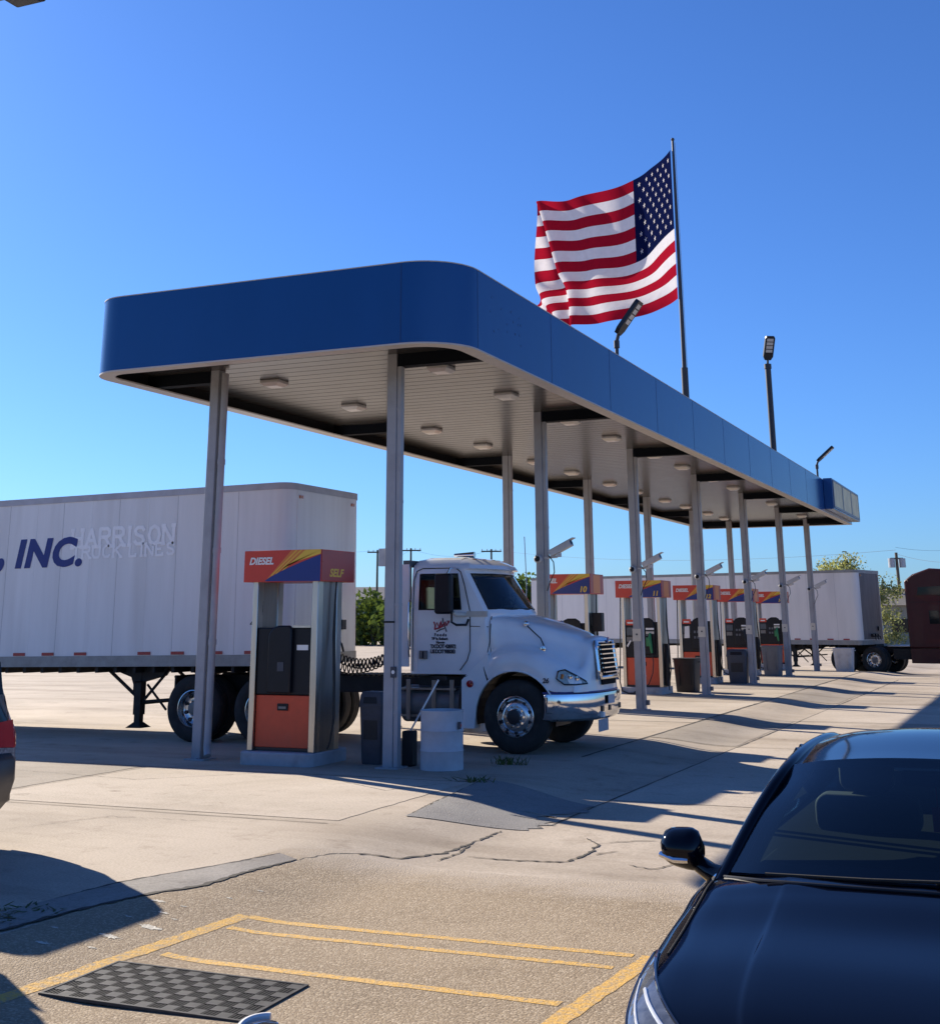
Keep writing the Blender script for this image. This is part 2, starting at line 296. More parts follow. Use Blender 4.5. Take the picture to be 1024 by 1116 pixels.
def leaf(name, col, tr=.4):
    m = bpy.data.materials.new(name); m.use_nodes = True; nt = m.node_tree; b = nt.nodes['Principled BSDF']; L = nt.links.new
    oi = node(nt,'ShaderNodeTexCoord'); n = node(nt,'ShaderNodeTexNoise'); n.inputs['Scale'].default_value = 1.1; n.inputs['Detail'].default_value = 4; L(oi.outputs['Object'], n.inputs['Vector'])
    rp = node(nt,'ShaderNodeValToRGB'); e = rp.color_ramp.elements; e[0].position=.35; e[0].color=(*[c*.6 for c in col],1); e[1].position=.66; e[1].color=(*[min(1,c*1.5) for c in col],1); L(n.outputs['Fac'], rp.inputs[0]); L(rp.outputs[0], b.inputs['Base Color']); b.inputs['Roughness'].default_value=.6
    t = node(nt,'ShaderNodeBsdfTranslucent'); L(rp.outputs[0], t.inputs['Color']); ms = node(nt,'ShaderNodeMixShader'); ms.inputs[0].default_value = tr
    L(b.outputs[0], ms.inputs[1]); L(t.outputs[0], ms.inputs[2]); L(ms.outputs[0], nt.nodes['Material Output'].inputs[0]); MT[name] = m; return m
leaf('leaf_green', (.09,.13,.02)); leaf('leaf_yellow', (.26,.27,.08)); leaf('leaf_weed', (.08,.12,.03))
M = MT
# ------------------------------------------------------------------ world, sun, camera
SUN = V((-1.78, .80, 1.0)).normalized()
EL = math.asin(SUN.z); AZ = atan2(SUN.x, SUN.y)
w = bpy.data.worlds.new('World'); S.world = w; w.use_nodes = True
bg = w.node_tree.nodes['Background']; sk = w.node_tree.nodes.new('ShaderNodeTexSky'); sk.sky_type = 'NISHITA'; sk.sun_disc = False
sk.sun_elevation = EL; sk.sun_rotation = AZ; sk.altitude = 0; sk.air_density = 1.0; sk.dust_density = .3; sk.ozone_density = 3.0
tint = w.node_tree.nodes.new('ShaderNodeMix'); tint.data_type = 'RGBA'; tint.blend_type = 'MULTIPLY'; tint.inputs['Factor'].default_value = 1; tint.inputs['B'].default_value = (.42,.72,1.25,1)
w.node_tree.links.new(sk.outputs[0], tint.inputs['A']); w.node_tree.links.new(tint.outputs['Result'], bg.inputs[0]); bg.inputs[1].default_value = .063
ld = bpy.data.lights.new('sun', 'SUN'); ld.energy = 5.0; ld.angle = R(.5); ld.color = (1, .90, .75)
sun = bpy.data.objects.new('sun', ld); COL.objects.link(sun); sun.rotation_euler = (-SUN).to_track_quat('-Z','Y').to_euler(); sun.location = (-40, 20, 30)
cd = bpy.data.cameras.new('camera'); cam = bpy.data.objects.new('camera', cd); COL.objects.link(cam); S.camera = cam
F, PY, PITCH, ROLL, YAW = 1395.58, 268.435, .2825, -.0044, .4066
CAM = V((8.2591, -16.442, 1.92))
fw = V((-sin(YAW)*cos(PITCH), cos(YAW)*cos(PITCH), sin(PITCH))); rt = V((cos(YAW), sin(YAW), 0)); up = rt.cross(fw)
r2 = rt*cos(ROLL) + up*sin(ROLL); u2 = up*cos(ROLL) - rt*sin(ROLL)
cam.matrix_world = Matrix(((r2.x,u2.x,-fw.x,CAM.x),(r2.y,u2.y,-fw.y,CAM.y),(r2.z,u2.z,-fw.z,CAM.z),(0,0,0,1)))
cd.sensor_fit = 'VERTICAL'; cd.sensor_height = 36; cd.lens = 36*F/1116; cd.shift_y = (PY-558)/1116; cd.shift_x = 0; cd.clip_start = .05; cd.clip_end = 6000
S.view_settings.view_transform = 'Standard'; S.view_settings.look = 'None'; S.view_settings.gamma = 1; S.view_settings.exposure = 0.95; S.view_settings.use_curve_mapping = False
S.cycles.max_bounces = 8; S.cycles.transparent_max_bounces = 12; S.cycles.caustics_reflective = False; S.cycles.caustics_refractive = False; S.cycles.sample_clamp_indirect = 6
def ray(u, v): return fw + r2*((u-512)/F) - u2*((v-PY)/F)
def gp(u, v):
    """ground point of a photo pixel (a survey of the real ground, not a screen-space placement)"""
    d = ray(u, v); z = 0.0
    for _ in range(12):
        p = CAM + d*((z-CAM.z)/d.z); z = G(p.x, p.y)
    return V((p.x, p.y, z))
def far(u, v, dep): return CAM + ray(u, v)*dep
# ------------------------------------------------------------------ ground sheets
def lines(a, b, st, ext):
    n = int(round((b-a)/st)); L = [a + i*(b-a)/n for i in range(n+1)]
    lo, hi = [], []; d = st
    while d < 4000:
        d *= 1.6; lo.insert(0, (lo[0] if lo else a) - d); hi.append((hi[-1] if hi else b) + d)
    return lo + L + hi if ext else L
def ground_grid(name, xs, ys, off, mat):
    mb = MB(); mb.grid([[(x, y, G(x, y)+off) for x in xs] for y in ys])
    o = mb.build(name, mat, smooth=True, angle=180, fix=False); return tag(o, kind='structure')
ground_grid('ground', lines(-12, 14, .2, True), lines(-16, 48, .4, True), 0, M['concrete'])
def sheet(name, L, Rr, off, mat, n=1, kind='structure'):
    """strip between two polylines of equal length, laid on the ground"""
    rows = []
    for a, b in zip(L, Rr):
        k = max(1, n); rows.append([])
        for i in range(k+1):
            x, y = lerp(a[0], b[0], i/k), lerp(a[1], b[1], i/k); rows[-1].append((x, y, G(x, y)+off))
    o = MB().grid(rows).build(name, mat, smooth=True, angle=180, fix=False)
    if sum(p.normal.z for p in o.data.polygons) < 0: o.data.flip_normals()
    return tag(o, kind=kind) if kind else o
def subdiv(P, step):
    out = []
    for a, b in zip(P[:-1], P[1:]):
        L = math.dist(a[:2], b[:2]); n = max(1, int(L/step))
        out += [(lerp(a[0],b[0],i/n), lerp(a[1],b[1],i/n)) for i in range(n)]
    return out + [tuple(P[-1][:2])]
rj = random.Random(3)
# asphalt car park, near edge of the apron is ragged
xs = [1.95 + .16*i for i in range(0, 260)]
topY = [-5.72 + .10*sin(x*1.3) + rj.uniform(-.05,.05) - .25*sm(2.4,1.9,x) for x in xs]
sheet('asphalt_lot', [(x - .25*sm(3,1.95,x)*1.0, -60) if False else (x, -60) for x in xs], list(zip(xs, topY)), .006, M['asphalt'], n=60)
# the strip of old edging between the apron and the car park
ul = [gp(*p) for p in [(-160,1028),(-60,1008),(0,996),(59,981),(129,963),(195,951.6),(250,942),(305,931)]]
ll = [gp(*p) for p in [(-160,1052),(-60,1030),(0,1016),(86,992.6),(164,975),(219,967),(270,951),(324,938)]]
sheet('edging_strip', [(p.x,p.y) for p in ul], [(p.x,p.y) for p in ll], .010, M['edge_concrete'], n=6)
pq = [gp(*p) for p in ((443,890),(528,849),(640,880),(571,905))]
N_ = 26; La, Lb = [], []
for i in range(N_+1):
    t = i/N_
    a_, b__ = pq[0].lerp(pq[1],t), pq[3].lerp(pq[2],t)
    La.append((a_.x+rj.uniform(-.02,.02), a_.y+rj.uniform(-.02,.02))); k_ = rj.uniform(-.12,.12)+.10*sin(t*9); Lb.append((b__.x+k_, b__.y+rj.uniform(-.08,.08)))
sheet('asphalt_patch', La, Lb, .0065, M['patch_asphalt'], n=14)
# single slabs of the apron that were poured at other times
def slab_sheet(x0, x1, y0, y1, mat):
    ys_ = [lerp(y0,y1,i/24) for i in range(25)]
    sheet('pavement_slab', [(x0+rj.uniform(-.012,.012), y) for y in ys_], [(x1+rj.uniform(-.012,.012), y) for y in ys_], .004, M[mat], n=max(4,int((x1-x0)/.15)))
for a_ in ((1.97,3.40,5.65,11.15,'slab_dark'),(3.45,7.4,11.3,16.8,'slab_light'),(1.97,3.42,17.1,22.9,'slab_dark'),(3.45,7.3,-1.2,5.4,'slab_light'),(-.9,1.9,8.95,14.85,'slab_light'),(-1.0,1.9,20.95,26.85,'slab_dark'),(-3.1,1.6,-4.35,-1.08,'slab_light'),(-9.8,-3.22,-4.3,-1.08,'slab_dark')): slab_sheet(*a_)
def ribbon(name, P, wid, off, mat, step=.12, jit=.0, wj=0, taper=False):
    P = subdiv(P, step); L, Rr = [], []
    n = len(P)
    for i, p in enumerate(P):
        a, b = P[max(0,i-1)], P[min(n-1,i+1)]; dx, dy = b[0]-a[0], b[1]-a[1]; l = math.hypot(dx,dy) or 1
        nx, ny = -dy/l, dx/l; w_ = wid/2*(1+rj.uniform(-wj,wj)); 
        if taper: w_ *= .25 + .75*sin(pi*min(1,max(0,i/(n-1))))**.5
        j = rj.uniform(-jit,jit); c = (p[0]+nx*j, p[1]+ny*j)
        L.append((c[0]+nx*w_, c[1]+ny*w_)); Rr.append((c[0]-nx*w_, c[1]-ny*w_))
    return sheet(name, L, Rr, off, mat)
# yellow hatch of the no-parking bay
g2 = lambda *p: tuple(gp(*p))[:2]
for P, wd in (([g2(270,1000),g2(690,1043)],.085), ([g2(250,1012),g2(668,1056)],.075), ([g2(178,1041),g2(610,1096)],.085), ([g2(711,1044),g2(555,1150)],.125), ([g2(268,999),g2(-80,1118)],.11), ([(8.62,-7.9),(8.6,-12.4)],.12)):
    ribbon('road_marking', P, wd, .0080, M['road_yellow'], step=.1, jit=.004, wj=.12)
def crack(px, wid, jit=.03, off=.006):
    ribbon('pavement_crack', [tuple(gp(*p))[:2] for p in px], wid*.5, off, M['crack'], step=.05, jit=jit*.55, wj=.6, taper=True)
crack([(-60,1030),(0,1016),(86,992.6),(164,975),(219,967),(270,951),(324,938)], .085, .02, .0115)
crack([(59,981),(129,963),(195,951.6),(250,942),(305,931)], .05, .015, .0115)
crack([(324,938),(360,931),(400,931),(436,936),(485,930),(508,922),(546,906)], .07)
crack([(476,939),(500,930),(512,921)], .05); crack([(508,934),(553,938),(616,940),(643,930),(652,920),(638,914)], .06)
crack([(647,932),(672,928)], .04); crack([(683,943),(710,948),(737,942)], .04); crack([(652,920),(690,917),(722,917)], .03)
crack([(443,890),(470,876),(490,867),(528,849)], .05, .012)
crack([(340,845),(420,862),(528,849)], .02, .01); crack([(0,838),(150,850),(300,842)], .02, .03); crack([(0,905),(120,890),(260,897)], .015, .05)
def joint(P, w_=.022): ribbon('expansion_joint', P, w_, .0055, M['crack'], step=.3, jit=.006, wj=.4)
joint([(1.93,2.2),(1.95,48)], .035); joint([(-12,-1.05),(1.9,-1.05)], .02)
for y in (8.9, 14.9, 20.9, 26.9, 32.9): joint([(-1.0,y),(1.93,y)])
for y in (5.6, 11.2, 17, 23, 29): joint([(1.95,y),(7.5,y-.3)], .018)
joint([(3.42,-3.2),(3.55,30)], .02); joint([(-10,-4.4),(1.6,-4.55)], .015); joint([(-3.2,-8),(-3.1,-1.05)], .015)
# flakes of old white paint
for (u, v, r_) in ((121,1022,.085),(164,1012,.10),(178,996,.045),(48,1029,.06),(200,989,.03),(250,980,.03),(172,983,.07),(60,1012,.035),(283,972,.03),(140,1000,.03),(100,1034,.04),(190,1003,.03)):
    c = gp(u, v); pts = []
    for k in range(22):
        a = 2*pi*k/22; q = r_*rj.uniform(.4,1.0); x, y = c.x+q*1.2*cos(a), c.y+q*.55*sin(a); pts.append((x, y, G(x,y)+.0082))
    tag(MB().poly(pts).build('paint_flake', M['road_white'], fix=False), kind='structure')
# far ground: grass verge beyond the yard
tag(MB().grid([[(x, y, G(x,y)+.02) for x in range(-300, 301, 20)] for y in (104, 112, 122, 140)]).build('grass_verge', M['grass'], fix=False), kind='structure')

# ------------------------------------------------------------------ weave mat
MC = [gp(*p) for p in ((137,1050),(345,1078),(255,1114),(33,1084))]; mcv = sum(MC, V((0,0,0)))/4; mc = (mcv.x, mcv.y); mz = G(*mc)+.010
MW = ((MC[1]-MC[0]).length+(MC[2]-MC[3]).length)/2; MD = ((MC[3]-MC[0]).length+(MC[2]-MC[1]).length)/2; e_ = MC[1]-MC[0]+MC[2]-MC[3]
mt = empty('floor_mat', (mc[0], mc[1], mz), atan2(e_.y, e_.x), 'black basket-weave rubber mat lying on the asphalt by the yellow hatch', 'mat')
b = MB().mat(0).box(-.71,-.375,0,.71,.375,.006)
for x0,y0,x1,y1 in ((-.72,-.385,.72,-.365),(-.72,.365,.72,.385),(-.72,-.365,-.70,.365),(.70,-.365,.72,.365)): b.mat(1).box(x0,y0,0,x1,y1,.016)
nx, ny = 15, 8; cx_, cy_ = 1.40/nx, .73/ny
for i in range(nx):
    for j in range(ny):
        x0, y0 = -.70+i*cx_, -.365+j*cy_
        if (i+j) % 2:
            b.mat(1).box(x0+.003,y0+.003,.006,x0+cx_-.003,y0+cy_-.003,.013)
        else:
            for k in range(4): b.mat(0).box(x0+.004+k*cx_/4, y0+.004, .006, x0+(k+.55)*cx_/4, y0+cy_-.004, .012)
pm('mat_dark', (.022,.021,.020), .7, var=.3, scale=20); pm('mat_grey', (.048,.046,.043), .6, var=.5, scale=14)
b.v = [(x*MW/1.44, y*MD/.77, z) for x,y,z in b.v]
b.build('mat_body', [M['mat_dark'], M['mat_grey']], mt); mt.rotation_euler.y = atan2(-(G(MC[1].x,mc[1])-G(MC[0].x,mc[1])), MW)

# ------------------------------------------------------------------ canopy
SP = 5.99; XL = -3.048
can = empty('fuel_canopy', (0,0,0), 0, 'long blue-fascia canopy on slim grey columns over the diesel islands', 'canopy')
def arc(cx, cy, r, a0, a1, n=10): return [(cx+r*cos(lerp(a0,a1,i/n)), cy+r*sin(lerp(a0,a1,i/n))) for i in range(n+1)]
X0, X1, Y0, Y1, ZB, ZT = -4.375, 1.63, -1.57, 36.95, 5.41, 6.51
def outline(i):   # inset i
    r1, r2_ = .78-i, .60-i
    return [(X1-i, Y1-i)] + arc(X1-.78, Y0+.78, r1, 0, -pi/2) + arc(X0+.60, Y0+.60, r2_, -pi/2, -pi) + [(X0+i, Y1-i)]
def wall(mb, i0, i1, z0, z1):
    A, B_ = outline(i0), outline(i1)
    mb.grid([[(p[0],p[1],z0) for p in A], [(p[0],p[1],z1) for p in A], [(p[0],p[1],z1) for p in B_], [(p[0],p[1],z0) for p in B_], [(p[0],p[1],z0) for p in A]], closed=True)
f = MB(); f.mat(0); wall(f, 0, .03, ZB+.004, ZT); f.mat(3); wall(f, .031, .05, ZB+.004, ZT-.01)
f.mat(1); wall(f, -.006, .10, ZT, ZT+.014); wall(f, -.003, .23, ZB-.018, ZB+.003)
f.mat(2)
pm('seam_blue', (.003,.040,.155), .4)
for y in (-.79, 2.15, 5.2, 8.3, 11.3, 14.3, 17.3, 20.3, 23.3, 26.3, 29.3): f.box(X1-.01, y-.007, ZB+.01, X1+.003, y+.007, ZT-.004)
for x in (.85, ): f.box(x-.006, Y0-.003, ZB+.01, x+.006, Y0+.01, ZT-.004)
fo = f.build('fascia', [M['fascia_blue'], M['fascia_edge'], M['seam_blue'], M['deck_dark']], can, smooth=True, angle=30)
# dents / rivet holes on the near right panel
for k in range(16):
    y, z = rj.uniform(-.4, .9), rj.uniform(5.75, 6.25); MB().cyl((X1-.004,y,z),(X1+.003,y,z),rj.uniform(.008,.02),n=8).build('rivet_hole', M['seam_blue'], fo)
s_ = MB(); rows = []
y = Y0+.26
prof = []
while y < Y1-.3:
    prof += [(y,5.60),(y+.285,5.60),(y+.288,5.622),(y+.305,5.622)]; y += .308
xs_ = (X0+.055, -3.0, -1.4, 0, X1-.055)
def xlim(y):
    l, r_ = X0+.055, X1-.055
    if y < Y0+.78: r_ = X1-.78+sqrt(max(0,.72**2-(Y0+.78-y)**2))
    if y < Y0+.60: l = X0+.60-sqrt(max(0,.54**2-(Y0+.60-y)**2))
    return l, r_
for q in range(0, len(prof)-3, 4):
    l_, rr_ = xlim(prof[q][0]); xs_ = (l_, -3.0, -1.4, 0, rr_)
    s_.mat(0).grid([[(x, yy, zz) for yy, zz in prof[q:q+2]] for x in xs_]); s_.mat(1).grid([[(x, yy, zz) for yy, zz in prof[q+1:q+5]] for x in xs_])
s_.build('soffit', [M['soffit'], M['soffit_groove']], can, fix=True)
MB().prism(outline(.06), 'z', 5.66, 5.68).build('roof_deck', M['deck_dark'], can)
for k in range(7):
    yy = k*SP
    for x0, x1 in ((.07, X1-.06), (X0+.06, XL-.10)):
        MB().box(x0, yy-.09, 5.416, x1, yy+.09, 5.43).box(x0, yy-.085, 5.43, x1, yy+.085, 5.599).build('outrigger_beam', M['beam_dark'], can)
for row, x in ((0, 0.0), (1, XL)):
    for k in range(7):
        yy = k*SP; c = MB()
        zb = G(x,yy)
        # H section: two flanges and a web, plus a square duct on the right-hand side
        c.box(x-.09, yy-.09, zb, x+.06, yy+.09, 5.61)
        co = c.build('column', M['column_grey'], can, bevel=.008)
        pr = .055 if (row == 1 and k == 0) else .035
        if row == 1 and k == 0:
            g = MB().tube([(x+.135,yy-.03,5.55),(x+.135,yy-.03,.30),(x+.15,yy-.05,.16),(x+.20,yy-.10,.06)], pr, 10)
            for z in (1.6, 2.9, 4.2): g.cyl((x+.135,yy-.03,z-.04),(x+.135,yy-.03,z+.04),pr+.008,n=10)
            g.build('downspout', M['column_grey'], co, smooth=True)
        else:
            g = MB().box(x+.066, yy-.075, zb+.02, x+.125, yy+.03, 5.60)
            for z in (.7, 2.1, 3.5, 4.8): g.box(x+.062, yy-.080, z-.02, x+.130, yy+.03, z+.02)
            g.build('cable_duct', M['column_grey'], co)
        MB().box(x-.16, yy-.16, zb, x+.17, yy+.16, zb+.018).box(x-.02,yy-.115,zb+.018,x+.02,yy-.09,zb+.03).build('base_plate', M['column_grey'], co)
        if row == 0 and k >= 2:
            p = MB().box(x-.105, yy-.098, 1.42, x+.085, yy-.091, 1.68).build('notice_plate', M['cream'], co)
            MB().cyl((x-.01,yy-.0985,1.56),(x-.01,yy-.101,1.56),.022,n=10).build('dial', M['bin_grey'], p)
            MB().box(x+.07,yy-.06,.10,x+.19,yy+.04,.20).build('conduit_box', M['bin_mid'], co)
        if row == 0 and k == 0:
            MB().box(x-.095, yy-.095, 1.86, x+.065, yy+.0, 1.885).build('strap', M['black_plastic'], co)
            p = MB().box(x+.02, yy-.096, 1.15, x+.10, yy-.0765, 1.29).build('switch_box', M['bin_grey'], co)
            MB().cyl((x+.06,yy-.095,1.22),(x+.06,yy-.10,1.22),.025,n=12).build('switch_dial', M['sign_white'], p)
            MB().box(x-.22, yy-.03, 2.62, x-.10, yy+.05, 2.86).build('junction_box', M['cam_grey'], co)
# soffit lamps
ys = [-1.0] + [k*SP + o for k in range(6) for o in (1.07, 3.75)]
for x in (.23, -2.72):
    for yy in ys:
        l = MB().mat(0).box(x-.17, yy-.17, 5.545, x+.17, yy+.17, 5.602)
        lobj = l.build('soffit_lamp', M['lamp_metal'], can, bevel=.012)
        le = MB(); le.add([(x+a*.165,yy+b_*.165,5.548) for a,b_ in ((-1,-1),(1,-1),(1,1),(-1,1))]+[(x+a*.11,yy+b_*.11,5.505) for a,b_ in ((-1,-1),(1,-1),(1,1),(-1,1))],[(0,1,5,4),(1,2,6,5),(2,3,7,6),(3,0,4,7),(4,5,6,7)])
        le.build('lamp_lens', M['lamp_lens'], lobj)
# empty sign box at the far end
sb = MB().mat(0).box(X1+.004, 30.0, 5.50, X1+.30, 37.1, 6.56).build('sign_box', M['fascia_blue'], can, bevel=.01)
pm('sign_face', (.66,.60,.36), .5, var=.25, scale=1.5); pm('sign_frame', (.20,.25,.30), .5)
for a, b_ in ((30.25,32.4),(32.55,34.7),(34.85,36.85)):
    p = MB().box(X1+.301, a, 5.62, X1+.312, b_, 6.46).build('sign_panel', M['sign_face'], sb)
    q = MB()
    for (y0,z0,y1,z1) in ((a-.07,5.55,b_+.07,5.62),(a-.07,6.46,b_+.07,6.52),(a-.07,5.62,a,6.46),(b_,5.62,b_+.07,6.46)): q.box(X1+.301,y0,z0,X1+.325,y1,z1)
    q.build('panel_frame', M['sign_frame'], p)
# floodlights standing on the canopy edge
def floodlight(y, h, label, tilt=52, pole_r=.035, turn=0):
    t = empty('floodlight', (y.x, y.y, ZT-.3), turn, label, 'floodlight', 'floodlights on the canopy roof')
    H = h + .3 + (y.z-ZT)
    MB().cyl((0,0,-.55),(0,0,H),pole_r,n=10).cyl((0,0,H-.12),(0,0,H+.02),pole_r+.02,n=10).build('pole', M['pole_dark'], t, smooth=True)
    Mx = Matrix.Rotation(R(-tilt), 4, 'Y')
    def P(x, y_, z): q = Mx @ V((x,y_,z)); return (q.x, q.y, q.z+H+.10)
    hd = MB(); hd.tube([(0,0,H),(0.02,0,H+.06),P(.08,0,0)], .035, 8)
    poly = [(.05,-.09),(.16,-.15),(.74,-.15),(.80,-.12),(.80,.12),(.74,.15),(.16,.15),(.05,.09)]
    n = len(poly); vs = [P(a,b_,-.03) for a,b_ in poly] + [P(a,b_,.05) for a,b_ in poly]
    hd.add(vs, [tuple(range(n)), tuple(range(n,2*n))] + [(i,(i+1)%n,n+(i+1)%n,n+i) for i in range(n)])
    ho = hd.build('lamp_head', M['black_metal'], t)
    le = MB()
    for k in range(4):
        x0 = .30+k*.115; le.add([P(x0,-.10,-.034),P(x0+.09,-.10,-.034),P(x0+.09,.10,-.034),P(x0,.10,-.034)], [(0,1,2,3)])
    le.build('led_panel', M['lamp_lens'], ho)
    return t
def onx(u, v, x): d = ray(u,v); return CAM + d*((x-CAM.x)/d.x)
floodlight(onx(672,385,1.45), .22, 'black LED floodlight tilted upward, nearest one on the canopy roof')
floodlight(onx(842.5,490,1.4), 2.55, 'black floodlight on the tall dark pole above the canopy', tilt=60, pole_r=.09, turn=R(-60))
floodlight(onx(890.5,519,1.45), .38, 'small black floodlight beside the empty sign box, farthest along the canopy roof', tilt=40)

# ------------------------------------------------------------------ security cameras and camera domes on the near columns
ordn = {1:'first',2:'second',3:'third',4:'fourth',5:'fifth',6:'sixth'}
pl = {1:'white truck hood', 2:'pump 10', 3:'pump 11', 4:'pump 12', 5:'pump 13', 6:'pump 14'}
where = {1:'column rising behind the white truck hood', 2:'column standing in front of pump 11', 3:'column standing in front of pump 12', 4:'column standing in front of pump 13', 5:'column at the right of pump 14', 6:'farthest column, before the dirty white trailer'}
for k in range(1,7):
    y = k*SP
    t = empty('security_camera', (.06, y-.06, 3.0), R(-8), 'grey bullet camera angled up from the ' + where[k], 'security camera', 'bullet cameras on the canopy columns')
    Mx = Matrix.Rotation(R(-24), 4, 'Y')
    q = MB(); q.cbox((.34,0,.12),(.46,.12,.12),Mx.to_3x3()); q.cbox((.37,0,.188),(.52,.14,.014),Mx.to_3x3()); q.build('camera_housing', M['cam_grey'], t, bevel=.012)
    MB().tube([(.0,0,-.04),(.26,0,-.03),(.30,0,.06)],.022,8).cbox((.30,0,.0),(.07,.06,.07)).build('bracket', M['cam_grey'], t)
    MB().tube([(.10,-.03,.0),(.20,-.03,-.12),(.22,-.04,-.30),(.12,-.04,-.48),(.07,-.04,-.62)],.010,6).build('cable', M['hose'], t)
    MB().cyl(V((.34,0,.12))+Mx.to_3x3()@V((.23,0,0)), V((.34,0,.12))+Mx.to_3x3()@V((.236,0,0)), .045, n=12).build('lens', M['dark_glass'], t)
    d = empty('dome_camera', (-.04, y-.09, 2.94), 0, 'small round camera with black lens on the ' + where[k], 'dome camera', 'round cameras on the canopy columns')
    MB().lathe([(.0,-.02),(.065,-.02),(.075,-.0),(.075,-.05),(.06,-.075)], axis='y', n=16).build('camera_ring', M['cam_grey'], d, smooth=True)
    MB().lathe([(.052,-.076),(.045,-.095),(.025,-.107),(.0,-.11)], axis='y', n=16).build('lens', M['black_plastic'], d, smooth=True)
# ------------------------------------------------------------------ islands and diesel pumps
def rrect(x0,y0,x1,y1,r,n=5):
    return arc(x1-r,y1-r,r,0,pi/2,n)+arc(x0+r,y1-r,r,pi/2,pi,n)+arc(x0+r,y0+r,r,pi,1.5*pi,n)+arc(x1-r,y0+r,r,1.5*pi,2*pi,n)
def swoop(x0, x1, z0, z1, n=14, lo=0, hi=1):
    return [(lerp(x0,x1,i/n), lerp(z0,z1,(lo+(hi-lo)*(i/n)**.85))) for i in range(n+1)]
PUMPX = -1.60
def pump(k):
    num = {0:None,1:'9',2:'10',3:'11',4:'12',5:'13',6:'14'}[k]
    y = k*SP - .36
    lab = {0:'big near diesel pump with red lower door, black cover and DIESEL SELF header', 1:'diesel pump hidden behind the white truck cab and hood',
           2:'diesel pump whose header ends in the number 10', 3:'diesel pump numbered 11 with green nozzle, above the white truck bumper',
           4:'diesel pump numbered 12 with a white notice on its black panel', 5:'diesel pump numbered 13, second from the far end of the row', 6:'farthest diesel pump of the row, numbered 14'}[k]
    isl = MB().prism(rrect(-.60,0,.56,1.12,.14), 'z', -.03, .17).build('pump_island', M['island_grey'], bevel=.02)
    isl.location = (PUMPX, y, 0)
    tag(isl, {0:'low grey concrete island under the near diesel pump',1:'grey concrete island under the pump behind the white truck',2:'grey concrete island under pump 10',3:'grey concrete island under pump 11 at the hose loop',4:'grey concrete island under pump 12',5:'grey concrete island under pump 13',6:'grey concrete island under farthest pump 14'}[k], 'pump island', 'concrete islands under the pumps')
    t = empty('diesel_pump', (PUMPX, y, .17), 0, lab, 'fuel pump', 'diesel pumps under the canopy')
    zi = .17
    def Z(z): return z - zi
    # posts
    for x0, x1 in ((-.52,-.43),(.45,.55)):
        for y0 in (.12, .66): MB().box(x0, y0, 0, x1, y0+.15, Z(2.46)).build('post', M['stainless'], t, bevel=.008)
    MB().box(.47,.27,0,.545,.66,Z(2.46)).build('side_panel', M['stainless_dull'], t)
    MB().box(-.515,.27,0,-.45,.66,Z(2.46)).build('side_panel', M['stainless_dull'], t)
    rd = MB().box(-.425,.165,Z(.22),.445,.775,Z(.90)).build('lower_door', M['pump_red'], t, bevel=.008)
    MB().box(-.425,.175,0.0,.445,.765,Z(.218)).build('plinth', M['black_metal'], t)
    MB().box(-.07,.148,Z(.70),.10,.164,Z(.79)).build('latch', M['black_plastic'], rd, bevel=.004)
    MB().box(-.045,.140,Z(.725),.075,.147,Z(.755)).build('latch_handle', M['grey_steel'], rd)
    up_ = MB().box(-.425,.15,Z(.905),.445,.79,Z(1.80))
    uo = up_.build('cabinet', M['black_plastic'], t, bevel=.015)
    if k == 0:
        pts = [(-.22,Z(.93))] + [(-.22,Z(1.66))] + [(-.22+.19*(1-cos(a)), Z(1.66)+.17*sin(a)) for a in [i*pi/2/8 for i in range(1,9)]] + [(.12,Z(1.83)),(.16,Z(1.78)),(.16,Z(.93))]
        MB().prism(pts, 'y', .085, .15).build('pump_cover', M['black_plastic'], t, bevel=.02)
        MB().box(.22,.141,Z(1.50),.40,.149,Z(1.57)).build('notice', M['sign_white'], t)
        MB().box(-.05,.078,Z(1.22),.05,.086,Z(1.34)).build('cover_badge', M['bin_grey'], t)
        MB().box(.15,.13,Z(1.80),.44,.30,Z(1.83)).build('ledge', M['stainless'], t)
    else:
        pts = [(-.12,Z(.98)),(-.14,Z(1.70)),(-.08,Z(1.84)),(.05,Z(1.90)),(.24,Z(1.90)),(.34,Z(1.84)),(.38,Z(1.70)),(.36,Z(.98))]
        MB().prism(pts, 'y', .10, .15).build('pump_head', M['black_plastic'], t, bevel=.02)
        MB().box(-.41,.135,Z(1.72),-.15,.149,Z(1.86)).build('price_panel', M['sign_red'], t)
        MB().box(-.37,.131,Z(1.76),-.20,.134,Z(1.80)).build('price_label', M['sign_white'], t)
        MB().box(-.40,.14,Z(1.46),-.17,.149,Z(1.66)).build('display', M['screen'], t)
        MB().box(-.40,.14,Z(1.30),-.20,.149,Z(1.42)).build('keypad', M['grey_steel'], t)
        n_ = MB()
        for i in range(3):
            for j in range(2): n_.box(-.06+.10*i,.094,Z(1.5)-.16*j-.05,.0+.10*i,.099,Z(1.5)-.16*j+.02)
        n_.build('selector_button', M['bin_mid'], t)
        MB().box(.14,.09,Z(1.60),.36,.099,Z(1.65)).build('label_strip', M['sign_white'], t)
        MB().box(.14,.09,Z(1.50),.36,.099,Z(1.56)).build('label_strip', M['cream'], t)
        g = MB().tube([(.26,.06,Z(1.52)),(.25,.05,Z(1.38)),(.27,.055,Z(1.20)),(.29,.06,Z(1.02))],[.028,.05,.045,.03],8)
        g.cbox((.20,.05,Z(1.30)),(.09,.05,.22)).build('nozzle', M['nozzle_green'] if k in (3,6) else M['black_plastic'], t, bevel=.006)
